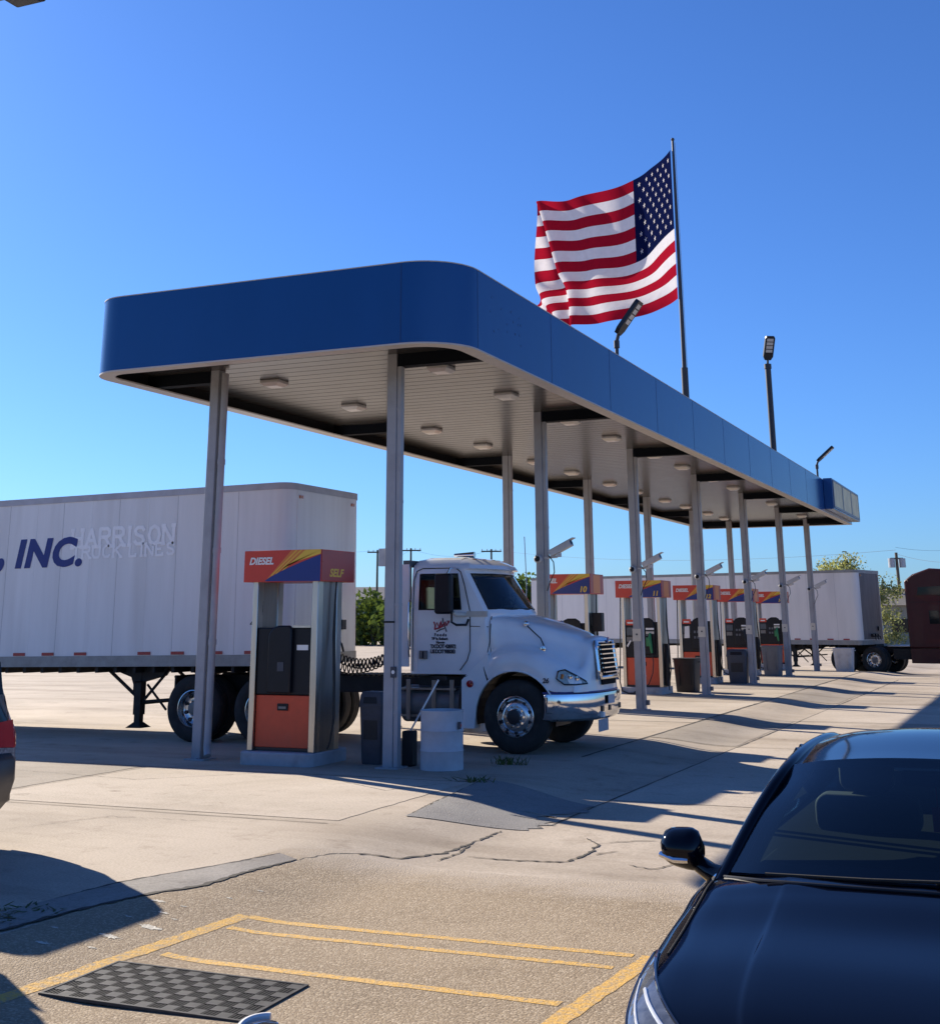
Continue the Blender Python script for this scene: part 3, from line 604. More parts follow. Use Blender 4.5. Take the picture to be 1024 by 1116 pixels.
        MB().tube([(.29,.06,Z(1.02)),(.33,.04,Z(.80)),(.31,.0,Z(.52)),(.20,-.03,Z(.25)),(.05,-.05,Z(.14)),(-.20,-.05,Z(.05))],.013,8).build('nozzle_hose', M['hose'], t, smooth=True)
        if k == 4: MB().add([(-.36,.12,Z(1.30)),(-.20,.12,Z(1.31)),(-.20,.118,Z(1.66)),(-.34,.118,Z(1.64))],[(0,1,2,3)]).build('paper_notice', M['sign_white'], t, solid=.004)
        if k == 3: MB().add([(-.40,.11,Z(1.20)),(-.30,.11,Z(1.34)),(-.27,.11,Z(1.32)),(-.37,.11,Z(1.16))],[(0,1,2,3)]).build('paper_notice', M['sign_white'], t, solid=.004)
        # long hose on the left, hanging to the island and looping back
        MB().tube([(-.585,.30,Z(2.45)),(-.59,.26,Z(1.9)),(-.60,.16,Z(.9)),(-.60,.05,Z(.30)),(-.52,-.04,Z(.08)),(-.34,-.08,Z(.02)),(-.10,-.07,Z(.03)),(.02,-.05,Z(.10))],.017,8).build('hose', M['hose'], t, smooth=True)
        MB().box(.565,.30,Z(.2),.66,.42,Z(1.25)).tube([(.62,.28,Z(1.2)),(.66,.2,Z(.9)),(.64,.2,Z(.4)),(.70,.15,Z(.1))],.015,6).build('hose_holder', M['black_plastic'], t)
        if k == 2:
            MB().box(.575,.26,Z(1.62),.80,.46,Z(2.02)).box(.555,.30,Z(1.50),.60,.40,Z(1.75)).cyl((.62,.3,Z(1.5)),(.66,.22,Z(1.25)),.03,n=8).build('towel_dispenser', M['black_plastic'], t, bevel=.02)
        if k == 1:
            MB().cyl((.0,1.35,0),(.25,1.2,Z(2.9)),.03,n=8).build('hose_mast', M['stainless'], t)
    # right-hand hose
    MB().tube([(.60,.55,Z(2.44)),(.60,.52,Z(2.15)),(.605,.50,Z(1.7)),(.66,.44,Z(1.1)),(.69,.40,Z(.60)),(.66,.36,Z(.30)),(.63,.34,Z(.20))],[.013,.013,.022,.020,.016,.013,.012],8).build('hose', M['hose'], t, smooth=True)
    # header
    hx0, hx1, hz0, hz1 = -.645, .615, Z(2.425), Z(2.86)
    hd = MB().mat(0).box(hx0,.055,hz0,hx1,1.05,hz1).build('header', M['sign_red'], t, bevel=.006)
    W_ = hx1-hx0; sx = lambda u: hx0+u*W_
    # graphics are vinyl sheets 3-6 mm in front of the header box, on the two long faces
    for face in (0, 1):
        Yf = lambda d: (.055-d) if face == 0 else (1.05+d)
        X_ = (lambda u: sx(u)) if face == 0 else (lambda u: sx(1-u))
        zz = lambda v: lerp(hz0,hz1,v)
        def vinyl(nm, pts, mat, d): MB().poly([(X_(a),Yf(d),zz(b_)) for a,b_ in pts]).build(nm, mat, hd)
        top = lambda u: .02 + .82*((u-.28)/.72)**.8 if u > .28 else .02
        us = [.28+.72*i/16 for i in range(17)]
        vinyl('blue_swoosh', [(u,top(u)) for u in us] + [(1,.0)] , M['sign_blue'], .004) if True else 0
        # orange and yellow bands above the swoosh
        def band(a0, a1, w0, w1, mat, d):
            lo = [(u, min(.995, top(u)+a0*(u-.2)*1.2)) for u in us]; hi = [(u, min(.995, top(u)+a1*(u-.2)*1.2)) for u in us]
            vinyl('colour_band', lo + hi[::-1], mat, d)
        vinyl('orange_band', [(.30,.06),(.62,.995),(.80,.995),(.45,.30)], M['sign_orange'], .0025)
        for s0 in (.0,.06,.12): vinyl('thin_band', [(.36+s0*.9,.2+s0*.6),(.68+s0,.995),(.70+s0,.995),(.375+s0*.9,.2+s0*.6)], M['sign_yellow'], .003)
        vinyl('yellow_band', [(.50,.40),(.56,.52),(.78,.70),(1,.86),(1,.995),(.82,.995),(.68,.72)], M['sign_yellow'], .0035)
        if face == 0:
            text('DIESEL', .135, M['sign_white'], face_my(sx(.07),.050,zz(.56)), 'lettering', hd, shear=.25, bold=.005)
            if num and k > 1: text(num, .17, M['sign_yellow'], face_my(sx(.80),.0485,zz(.10)), 'pump_number', hd, shear=.2, bold=.006)
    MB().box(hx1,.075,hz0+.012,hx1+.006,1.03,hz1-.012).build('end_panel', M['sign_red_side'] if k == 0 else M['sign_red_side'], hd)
    if k == 0:
        text('SELF', .15, M['sign_yellow'], face_px(hx1+.007,.30,hz0+.07), 'lettering', hd, shear=.2, bold=.005, sx=1.35)
    else:
        MB().box(hx1+.0062,.30,hz0+.02,hx1+.008,.78,hz1-.02).build('light_patch', M['sign_orange'], hd)
    return t
for k in range(7): pump(k)

# ------------------------------------------------------------------ bins and drum
def steel_drum(x, y):
    t = empty('steel_drum', (x,y,G(x,y)), R(10), 'dented grey-white steel drum standing right of the first canopy column', 'drum')
    pr = [(.0,.01),(.275,.01),(.288,.0),(.288,.03)]
    for h in (.28,.58): pr += [(.285,h-.02),(.294,h),(.285,h+.02)]
    pr += [(.284,.83),(.292,.86),(.292,.88),(.278,.88),(.274,.85),(.274,.30),(.0,.30)]
    pr = [(r_, h*.84) for r_, h in pr]
    MB().lathe(pr, n=36).build('drum_shell', M['drum_grey'], t, smooth=True, angle=50)
    MB().box(.262,-.16,.51,.291,-.10,.60).build('sticker', M['bin_grey'], t)
    MB().cyl((.284,-.132,.555),(.2925,-.135,.555),.022,n=10).build('sticker_mark', M['sign_red'], t)
    return t
steel_drum(.68, .14)
def bin_(x, y, w_, d_, h, mat, label, kind):
    t = empty('trash_can', (x,y,G(x,y)), R(random.uniform(-4,4)), label, 'trash can', 'trash cans beside the pumps')
    b = MB()
    def ring(z, s): return [(px*s*w_/2, py*s*d_/2, z) for px, py in rrect(-1,-1,1,1,.18,3)]
    hh = h*.82 if kind == 'hood' else h
    b.grid([ring(0,.80), ring(.02,.82), ring(hh*.96,.98), ring(hh*.96,1.04), ring(hh,1.04)], closed=True)
    b.add(ring(hh, 1.0), [tuple(range(len(ring(0,1))))]); b.add(ring(0.001,.8), [tuple(range(len(ring(0,1))))])
    bo = b.build('bin_body', mat, t, smooth=True, angle=40)
    if kind == 'hood':
        l = MB(); l.grid([ring(hh+.002,1.02), ring(h*.95,.96), ring(h,.84)], closed=True); l.add(ring(h,.84), [tuple(range(len(ring(0,1))))])
        lo = l.build('lid', mat, t, smooth=True, angle=40)
        MB().add([(-.30*w_,-d_*.53,hh+.02),(.30*w_,-d_*.53,hh+.02),(.27*w_,-d_*.505,h*.93),(-.27*w_,-d_*.505,h*.93)],[(0,1,2,3)]).build('flap', M['black_plastic'], lo)
        MB().box(-.30*w_,-d_*.475,hh*.42,.30*w_,-d_*.462,hh*.74).build('front_panel', M['bin_black'], bo)
        MB().box(-.38*w_,-d_*.490,hh*.76,.38*w_,-d_*.462,hh*.80).build('rib', mat, bo)
    else:
        for sgn in (-1,1): MB().tube([(sgn*w_*.53,-.07,hh*.88),(sgn*(w_*.53+.04),-.05,hh*.90),(sgn*(w_*.53+.04),.05,hh*.90),(sgn*w_*.53,.07,hh*.88)],.012,6).build('handle', mat, bo)
        for q in (-.25,.25): MB().box(q*w_-.02,-d_*.49,hh*.2,q*w_+.02,-d_*.445,hh*.8).build('rib', mat, bo)
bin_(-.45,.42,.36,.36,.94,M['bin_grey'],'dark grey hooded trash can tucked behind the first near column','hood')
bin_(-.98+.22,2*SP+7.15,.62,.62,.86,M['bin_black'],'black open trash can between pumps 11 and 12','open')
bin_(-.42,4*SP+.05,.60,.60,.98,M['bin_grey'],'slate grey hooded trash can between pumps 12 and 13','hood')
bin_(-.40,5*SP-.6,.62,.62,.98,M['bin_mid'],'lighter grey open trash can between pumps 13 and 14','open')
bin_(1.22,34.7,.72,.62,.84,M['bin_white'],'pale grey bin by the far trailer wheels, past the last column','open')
# white pole of a squeegee leaning on the first column
sq = empty('squeegee', (.28,.30,0), 0, 'thin white squeegee pole leaning beside the first near column', 'squeegee')
MB().cyl((-.16,0,.42),(.16,.25,1.10),.013,n=8).build('handle', M['sign_white'], sq)
MB().cbox((.165,.255,1.12),(.22,.03,.05)).build('wiper_head', M['black_plastic'], sq)
MB().box(-.24,-.08,0,-.08,.10,.45).build('bucket', M['bin_black'], sq, bevel=.02)
# ------------------------------------------------------------------ truck wheels
def truck_wheel(parent, x, y, z, side, kind, Rr=.52, w=.28, cap='alloy'):
    """side -1 faces -y, +1 faces +y; y = outer face"""
    e = empty('wheel', (x, y, z), 0 if side < 0 else pi); e.parent = parent
    t = MB()
    t.lathe([(.285,.03),(.32,.004),(.40,-.006),(.47,.004),(.505,.03),(Rr,.055),(Rr,.085),(Rr-.012,.09),(Rr-.012,.10),(Rr,.105),(Rr,.165),(Rr-.012,.17),(Rr-.012,.18),(Rr,.185),(Rr,w-.04),(.49,w-.01),(.40,w),(.285,w-.03)], axis='y', n=40, close=True)
    t.build('tyre', M['tyre'], e, smooth=True, angle=30)
    if kind == 'dual':
        t2 = MB(); t2.lathe([(.285,w+.06),(.40,w+.03),(.505,w+.06),(Rr,w+.09),(Rr,2*w),(.49,2*w+.03),(.285,2*w)], axis='y', n=32, close=True); t2.build('tyre', M['tyre'], e, smooth=True, angle=30)
    r = MB()
    if kind == 'steer':
        r.lathe([(.292,.04),(.290,.012),(.278,.005),(.268,.03),(.255,.052),(.235,.050),(.205,.02),(.175,.004),(.150,.004),(.115,-.002),(.105,-.02),(.100,-.055),(.085,-.075),(.0,-.08)], axis='y', n=40, caps=False)
        hole_y, nut_y, hr = .036, .0, .222
    else:
        r.lathe([(.292,.03),(.290,.004),(.276,.0),(.268,.03),(.255,.125),(.235,.145),(.18,.155),(.150,.150),(.125,.145),(.118,.07),(.10,.035),(.0,.03)], axis='y', n=40, caps=False)
        hole_y, nut_y, hr = .135, .148, .215
    ro = r.build('rim', M[cap], e, smooth=True, angle=35)
    h = MB(); nn = MB()
    for k in range(10):
        a = 2*pi*(k+.5)/10
        c = V((hr*cos(a), hole_y, hr*sin(a))); h.cyl(c+V((0,-.012,0)), c+V((0,.01,0)), .026 if kind=='steer' else .028, n=12)
        a = 2*pi*k/10; c = V((.145*cos(a), nut_y, .145*sin(a))); nn.cyl(c+V((0,-.022,0)), c, .017, n=6)
    h.build('hand_hole', M['black_metal'], e)
    nn.build('lug_nut', M['chrome'] if cap=='alloy' else M[cap], e)
    MB().lathe([(.102,-.03 if kind=='steer' else .05),(.102,-.078 if kind=='steer' else .03),(.08,-.085 if kind=='steer' else .022),(.0,-.087 if kind=='steer' else .02)], axis='y', n=20).build('hub_cap', M['black_metal'] if kind=='steer' else M['grey_steel'], e, smooth=True)
    return e
def semi_tractor(name, label, white=True):
    """day cab; local x forward with the steer axle at 0, y across (near side negative), z up"""
    T = empty(name, (0,0,0), 0, label, 'truck')
    P_ = M['truck_white']
    # ---- bonnet with the flared fenders, one moulding
    xs_ = [.49,.65,.92,1.2,1.45,1.62,1.76]
    zh = [1.955,1.935,1.88,1.81,1.73,1.67,1.605]; dh = [.95,.88,.78,.68,.585,.525,.48]
    zf = [1.42,1.475,1.485,1.43,1.33,1.25,1.18]; do = [1.12,1.15,1.165,1.16,1.125,1.06,.97]
    zb = [.994,1.10,1.16,1.095,.90,.875,.875]
    rows = []
    for i, x in enumerate(xs_):
        x -= .92; o, b_, f_, h_, d_ = do[i], zb[i], zf[i], zh[i], dh[i]
        rows.append([(x,o,b_),(x,o+.006,lerp(b_,f_,.45)),(x,o-.03,lerp(b_,f_,.80)),(x,o-.13,f_),(x,lerp(o-.13,d_+.07,.62),lerp(f_,h_,.16)),(x,d_+.06,h_-.20 if i<6 else h_-.15),(x,d_,h_-.03),(x,d_*.55,h_+.03),(x,0,h_+.05)])
    rows.append([(1.78-.92,.985,.875),(1.80-.92,.955,.97),(1.83-.92,.885,1.06),(1.85-.92,.80,1.13),(1.88-.92,.68,1.22),(1.90-.92,.55,1.36),(1.92-.92,.47,1.50),(1.95-.92,.25,1.60),(1.96-.92,0,1.615)])
    rows.append([(1.79-.92,.985,.87),(1.82-.92,.95,.90),(1.86-.92,.88,.94),(1.89-.92,.79,.99),(1.92-.92,.67,1.05),(1.94-.92,.55,1.14),(1.96-.92,.46,1.26),(1.99-.92,.25,1.30),(2.0-.92,0,1.31)])
    rows.append([(1.79-.92,.98,.865),(1.83-.92,.945,.866),(1.87-.92,.87,.867),(1.90-.92,.78,.868),(1.94-.92,.66,.869),(1.96-.92,.55,.87),(1.98-.92,.46,.87),(2.0-.92,.25,.87),(2.01-.92,0,.87)])
    D = dense(rows, 5, 4)
    hb = MB()
    for sg in (-1, 1): hb.grid([[(p.x, sg*p.y, p.z) for p in r] for r in D])
    # rear part of the fenders
    for sg in (-1, 1):
        arch = [(.52*cos(a)*1.23, .52+.52*sin(a)*1.23) for a in [pi*(1-i/14) for i in range(0,5)]]
        pl_ = [(-.86,.34),(-.86,1.02),(-.78,1.10),(-.60,1.26),(-.43,1.42),(-.43,.995)] + [(-.64*cos(q),.52+.64*sin(q)) for q in [R(50-12.5*i) for i in range(1,5)]] + [(-.66,.34)]
        hb.prism([(a,b_) for a,b_ in pl_], 'y', sg*1.125, sg*.90)
    hood = hb.build('hood', P_, T, smooth=True, angle=32)
    for sg in (-1, 1):
        MB().tube([(.645*cos(a), sg*lerp(1.125,1.165,sin(a)), .52+.645*sin(a)) for a in [R(24+6.5*i) for i in range(21)]],.014,6).build('fender_lip', P_, hood, smooth=True)
        wl = MB(); wl.grid([[( .63*cos(a), sg*y, .52+.63*sin(a)) for a in [pi*i/16 for i in range(-1,18)]] for y in (1.09,.45)])
        wl.build('wheel_well', M['black_plastic'], T)
        # headlamps
        def hsurf(u, v):  # sample the moulding
            r = D[min(len(D)-1,int(u))]; return r[min(len(r)-1,int(v))]
        lm = MB(); pts = []
        hl = [(1.56,1.10,1.06),(1.585,1.08,1.165),(1.67,1.03,1.185),(1.80,.90,1.10),(1.90,.77,1.02),(1.92,.75,.985),(1.80,.93,.975),(1.66,1.045,.98)]
        lm.add([(x-.92+.012, sg*(y+.022), z) for x,y,z in hl] + [(x-.92-.05, sg*(y-.06), z) for x,y,z in hl], [tuple(range(8))]+[(i,(i+1)%8,8+(i+1)%8,8+i) for i in range(8)])
        lo_ = lm.build('headlight', M['lamp_inner'], T, smooth=True, angle=40)
        fr = MB().tube([(x-.92+.014, sg*(y+.024), z) for x,y,z in hl+[hl[0]]], .011, 6); fr.build('bezel', M['lamp_dark'], lo_)
        MB().tube([(1.625-.92+.018,sg*1.083,1.06),(1.64-.92+.018,sg*1.068,1.12)],.022,6).build('turn_signal', M['lamp_amber'], lo_)
        for q in (0,1): MB().lathe([(.034,0),(.03,-.012),(.0,-.014)],c=(lerp(1.72,1.80,q)-.92+.03,sg*(lerp(.985,.905,q)+.028),lerp(1.085,1.06,q)),axis='y',n=12).build('lens', M['chrome'], lo_)
        MB().lathe([(.055,-.0),(.05,-.02),(.0,-.03)],c=(-.72,sg*1.13,.97),axis='y',n=16).build('marker_lamp', M['lamp_red'], T) if sg < 0 else None
        # hood latch and bonnet mirror
        MB().tube([(.10,sg*.83,1.80),(.30,sg*.80,1.62),(.36,sg*.80,1.50)],.010,6).build('hood_strap', M['rubber'], T)
        MB().lathe([(.05,0),(.045,-.03),(.0,-.04)],c=(.36,sg*.845,1.47),axis='y',n=12).build('hood_latch', M['chrome'], T, smooth=True)
        MB().lathe([(.04,0),(.045,-.03),(.025,-.06),(.0,-.065)],c=(.08,sg*.80,1.83),axis='y',n=12).build('hood_catch', M['chrome'], T, smooth=True)
        MB().tube([(-.43,sg*1.115,1.01),(-.50,sg*1.11,1.20),(-.44,sg*1.09,1.40)],.018,6).build('seal', M['rubber'], T)
    # seam behind the bonnet
    MB().tube([(-.432,-1.128,1.42),(-.425,-1.06,1.56),(-.425,-1.025,1.75),(-.425,-.965,1.945)],.007,6).build('seam', M['rubber'], T)
    MB().tube([(-.50,-1.09,1.20),(-.62,-1.09,1.12),(-.84,-1.10,1.06)],.03,6).build('cowl_gasket', M['rubber'], T)
    # grille, chrome surround, bumper
    ch = MB(); gz0, gz1 = 1.09, 1.56; GX = 2.03-.92
    ch.grid([[(GX+.03*(1-abs(u))+.012-.07*v, u*lerp(.50,.47,v), lerp(gz0-.06,gz1+.03,v)) for u in (-1,-.9,-.75)] for v in (0,.25,.5,.75,1)])
    ch.grid([[(GX+.03*(1-abs(u))+.012-.07*v, u*lerp(.50,.47,v), lerp(gz0-.06,gz1+.03,v)) for u in (.75,.9,1)] for v in (0,.25,.5,.75,1)])
    for v0,v1 in ((0,.10),(.93,1.0)): ch.grid([[(GX+.03*(1-abs(u))+.012-.07*v, u*lerp(.50,.47,v), lerp(gz0-.06,gz1+.03,v)) for u in (-.75,0,.75)] for v in (v0,v1)])
    gr = ch.build('grille', M['chrome'], T, smooth=True, solid=.03)
    MB().grid([[(GX+.004-.07*v+.03*(1-abs(u)), u*.37, lerp(gz0-.02,gz1-.01,v)) for u in (-1,0,1)] for v in (0,1)]).build('grille_mesh', M['beam_dark'], gr)
    sl = MB()
    for i in range(7):
        v = (i+.6)/7.2; sl.cbox((GX+.045-.07*v, 0, lerp(gz0,gz1,v)), (.03,.72,.016))
    sl.build('grille_bar', M['chrome'], gr)
    MB().lathe([(.03,.0),(.05,.008),(.03,.014),(.0,.015)],c=(GX-.02,0,gz1+.022),axis='x',n=16).build('badge', M['letter_blue'], gr)
    MB().cbox((2.018-.92,0,.985),(.02,.66,.075)).build('lower_vent', M['beam_dark'], T)
    bp = [(1.40,1.175),(1.60,1.13),(1.78,1.0),(1.93,.78),(2.03,.50),(2.07,0)]
    full = [(x-.92, -y) for x, y in bp] + [(x-.92, y) for x, y in bp[::-1][1:]]
    full = [ (cr([V((a,b_,0)) for a,b_ in full], t/4).x, cr([V((a,b_,0)) for a,b_ in full], t/4).y) for t in range((len(full)-1)*4+1)]
    bm_ = MB(); bm_.grid([[(x-ins, y*(1-ins*.6), z) for x,y in full] for z, ins in ((.845,.05),(.84,.008),(.80,.0),(.60,.0),(.50,.03),(.465,.07))])
    bu = bm_.build('bumper', M['chrome'], T, smooth=True, angle=30, solid=.04)
    MB().grid([[(x-.035, y*.985, z) for x,y in full] for z in (.848,.872)]).build('bumper_seal', M['letter_blue'], bu, solid=.02)
    for y_ in (-.42,-.14,.42): MB().cbox((2.05-.92 if abs(y_)<.3 else 2.03-.92,y_,.62),(.05,.09,.075)).build('tow_opening', M['black_metal'], bu)
    MB().cbox((2.04-.92,-.42,.535),(.05,.09,.07)).build('tow_hook', M['sign_white'], bu)
    MB().box(2.02-.92,-.58,.30,2.03-.92,-.12,.47).build('mud_guard', M['island_grey'], bu)
    MB().box(2.085-.92,-.27,.68,2.092-.92,.03,.80).build('number_plate', M['drum_grey'], bu)
    # ---- cab
    def ring(z, xr, ds, xa, da, xc, rr=.10):
        pts = [(xr,0),(xr,ds-rr),(xr+rr*.3,ds-rr*.3),(xr+rr,ds)]
        pts += [(-.70-.92,ds),(.02-.92 if z<2.3 else -.06-.92,ds)] + [(xa-.06,ds-.005),(xa,da)]
        for q in (.75,.5,.25,0): pts.append((lerp(xc,xa,q**2), da*q))
        return [(x, y, z) for x, y in pts]
    xo = .92
    Rg = [ring(1.10,-.88-xo,1.03,.47-xo,1.01,.47-xo), ring(1.6,-.88-xo,1.045,.48-xo,1.0,.55-xo), ring(1.99,-.88-xo,1.045,.47-xo,.97,.74-xo), ring(2.05,-.88-xo,1.04,.44-xo,.96,.71-xo),
          ring(2.58,-.88-xo,.99,.13-xo,.91,.34-xo), ring(2.645,-.88-xo,.98,.10-xo,.90,.30-xo), ring(2.66,-.88-xo,.98,.20-xo,.91,.42-xo), ring(2.72,-.87-xo,.95,.17-xo,.88,.38-xo), ring(2.80,-.82-xo,.86,.02-xo,.80,.20-xo), ring(2.845,-.70-xo,.62,-.12-xo,.6,.0-xo)]
    cb, gw, rw = MB(), MB(), MB()
    for sg in (-1,1):
        gs = MB()
        for i in range(len(Rg)-1):
            for j in range(len(Rg[0])-1):
                q = [Rg[i][j],Rg[i][j+1],Rg[i+1][j+1],Rg[i+1][j]]; q = [(x,sg*y,z) for x,y,z in q]
                if i == 3 and j >= 7: gw.add(q,[(0,1,2,3)])
                elif i == 3 and j == 4: gs.add(q,[(0,1,2,3)])
                elif i == 3 and j == 0: rw.add(q,[(0,1,2,3)])
                else: cb.add(q,[(0,1,2,3)])
        gs.build('side_window', M['tint_glass'], T)
    top = [(x,y,z) for x,y,z in Rg[-1]] + [(x,-y,z) for x,y,z in Rg[-1][::-1]]
    cb.add(top,[tuple(range(len(top)))])
    cab = cb.build('cab', P_, T, smooth=True, angle=28)
    rw.build('rear_window', M['clear_glass'], T)
    gw.build('windshield', M['clear_glass'], T, smooth=True)
    sr = MB()   # window rubbers, wipers, door seams
    for sg in (-1,1):
        a,b_ = Rg[3],Rg[4]
        sr.tube([(b_[4][0],sg*b_[4][1],b_[4][2]),(a[4][0],sg*a[4][1],a[4][2]),(a[5][0],sg*a[5][1],a[5][2]),(b_[5][0],sg*b_[5][1],b_[5][2]),(b_[4][0],sg*b_[4][1],b_[4][2])],.012,6)
        sr.tube([(p[0],sg*p[1],p[2]) for p in (b_[11],b_[9],b_[7],a[7],a[9],a[11])],.014,6)
    sr.build('window_rubber', M['rubber'], cab)
    MB().tube([(.62-xo,.0,2.08),(.52-xo,-.25,2.20),(.47-xo,-.45,2.26)],.010,6).tube([(.60-xo,.4,2.07),(.55-xo,.2,2.16)],.010,6).build('wiper', M['rubber'], cab)
    dr = MB()
    for sg in (-1,1):
        dl = [(-.80-xo,1.048,1.14),(-.80-xo,1.05,2.0),(-.80-xo,1.005,2.5),(-.76-xo,.992,2.63),(-.66-xo,.985,2.67),(-.10-xo,.985,2.67),(-.01-xo,.99,2.61),(.06-xo,1.01,2.42),(.17-xo,1.05,2.02),(.17-xo,1.05,1.45),(.12-xo,1.05,1.30),(.0-xo,1.046,1.16)]
        dr.tube([(x,sg*y,z) for x,y,z in dl],.0075,6)
    dr.build('door_seam', M['rubber'], cab)
    MB().box(-.68-xo,-1.075,1.32,-.54-xo,-1.046,1.44).build('door_handle', M['grey_steel'], cab, bevel=.008)
    MB().box(-.62-xo,-1.079,1.33,-.60-xo,-1.0755,1.43).build('handle_slot', M['black_plastic'], cab)
    MB().tube([(.17-xo,-1.052,1.80),(.30-xo,-1.045,1.795),(.46-xo,-1.01,1.79)],.005,6).build('body_seam', M['rubber'], cab)
    MB().tube([(-.84-xo,-1.07,1.35),(-.84-xo,-1.10,1.40),(-.84-xo,-1.10,2.15),(-.84-xo,-1.06,2.20)],.014,8).build('grab_rail', M['chrome'], cab, smooth=True)
    MB().box(.12-xo,-1.06,1.94,.46-xo,-1.03,2.02).build('trim_strip', M['cream'], cab)
    # interior
    it = MB().box(-.82-xo,-.95,1.2,.45-xo,.95,1.93).build('dashboard', M['interior'], cab)
    MB().cbox((-.30-xo,-.5,2.05),(.42,.5,.35)).cbox((-.52-xo,-.5,2.3),(.14,.46,.55)).cbox((-.52-xo,.5,2.3),(.14,.46,.55)).build('seat', M['interior_light'], it, bevel=.05)
    st = MB(); c = V((.18-xo,.5,2.10)); u = V((.5,0,.85)).normalized(); v = V((0,1,0))
    st.tube([c+u*(.22*cos(a))+v*(.22*sin(a)) for a in [2*pi*i/24 for i in range(25)]],.016,6); st.tube([c-v*.22,c+v*.22],.014,6)
    st.build('steering_wheel', M['black_plastic'], it)
    MB().box(-.74-xo,.90,2.02,-.10-xo,.93,2.56).build('view_blocker', M['interior'], it)  # panel added to block what shows through the far side window
    # mirrors
    for sg in (-1,1):
        mi = MB().prism(rrect(-.30-xo,1.98,-.02-xo,2.58,.05), 'y', sg*1.22, sg*1.36)
        mo = mi.build('side_mirror', M['black_plastic'], T, bevel=.03)
        MB().tube([(.10-xo,sg*1.04,1.97),(.02-xo,sg*1.25,1.97),(-.0-xo,sg*1.29,2.0)],.03,8).build('mirror_arm', M['cream'], mo)
        MB().tube([(-.03-xo,sg*1.29,2.0),(-.03-xo,sg*1.29,1.86),(.03-xo,sg*1.25,1.82),(.13-xo,sg*1.10,1.82),(.14-xo,sg*1.045,1.90)],.018,8).build('mirror_bracket', M['black_plastic'], mo)
        MB().tube([(-.12-xo,sg*1.29,2.55),(-.10-xo,sg*1.2,2.66),(-.06-xo,sg*.98,2.66)],.014,8).build('mirror_brace', M['chrome'], mo)
    # roof fittings
    MB().tube([(-.40-xo,-.35,2.895),(-.05-xo,-.34,2.895)],[.025,.05],10).tube([(-.35-xo,-.35,2.83),(-.35-xo,-.35,2.89)],.015,6).tube([(-.15-xo,-.35,2.80),(-.15-xo,-.35,2.88)],.015,6).build('air_horn', M['chrome'], T, smooth=True)
    cl = MB()
    for y_ in (-.6,-.3,0,.3,.6): cl.cbox((.12-xo-.1*abs(y_),y_,2.80),(.07,.05,.045))
    cl.build('clearance_lamp', M['lamp_amber'], T)
    MB().tube([(.30-xo,1.02,1.95),(.28-xo,1.10,2.5),(.24-xo,1.14,3.25)],.008,6).build('antenna', M['galv'], T)
    # side extender, steps, tank, frame
    [MB().box(-1.02-xo,sg*1.0-.02,1.20,-.885-xo,sg*1.0+.02,2.74).build('side_extender', M['truck_white'], T) for sg in (-1,1)]
    MB().box(-1.00-xo,-1.0,2.70,-.885-xo,1.0,2.80).build('roof_trim', M['roof_grey'], T)
    [MB().cyl((-1.0-xo,sg*.80,.66),(-.02-xo,sg*.80,.66),.27,n=28).build('fuel_tank', M['grey_steel'], T, smooth=True, angle=50) for sg in (-1,1)]
    stp = MB(); stp.box(-.98-xo,-1.08,.87,-.06-xo,-.92,.90).box(-.98-xo,-1.06,.48,-.06-xo,-.98,.51)
    for x in (-.85,-.42,-.12): stp.box(x-.035-xo,-1.085,.44,x+.035-xo,-1.065,1.02)
    stp.build('step', M['stainless_dull'], T)
    ch_ = MB()
    for sg in (-1,1): ch_.box(-6.1,sg*.43-.045,.78,.9,sg*.43+.045,1.02)
    for x in (-5.9,-5.62,-4.97,-4.32,-3.2,-2.4,0,.7): ch_.box(x-.05,-.42,.80,x+.05,.42,.96)
    for x in (-5.62,-4.32): ch_.cyl((x,-.9,.52),(x,.9,.52),.075,n=12).cyl((x-.02,-.0,.52),(x+.02,.0,.52),.22,n=12)
    ch_.cyl((0,-.95,.50),(0,.95,.50),.06,n=10).box(-1.7,-.85,.92,-.95,.85,1.06)
    for i in range(14): ch_.box(-3.2+i*.10,-.40,1.02,-3.15+i*.10,.40,1.05)
    ch_.cbox((-4.95,0,1.13),(.95,.86,.07)).cbox((-4.95,0,1.05),(.4,.7,.1))
    for sg in (-1,1): ch_.box(-6.12,sg*.72-.32,.36,-6.09,sg*.72+.32,1.02); ch_.tube([(-6.1,sg*.40,.98),(-6.1,sg*1.05,1.0)],.025,6)
    ch_.build('chassis', M['chassis'], T)
    for sg in (-1,1):
        truck_wheel(T, 0, sg*1.13, .52, sg, 'steer')
        for x in (-5.62,-4.32): truck_wheel(T, x, sg*1.22, .52, sg, 'dual')
    return T, cab, hood
truck, cab, hood = semi_tractor('semi_truck', 'white day-cab semi truck with chrome bumper and grille under the canopy')
truck.location = (.92, 3.33, 0)
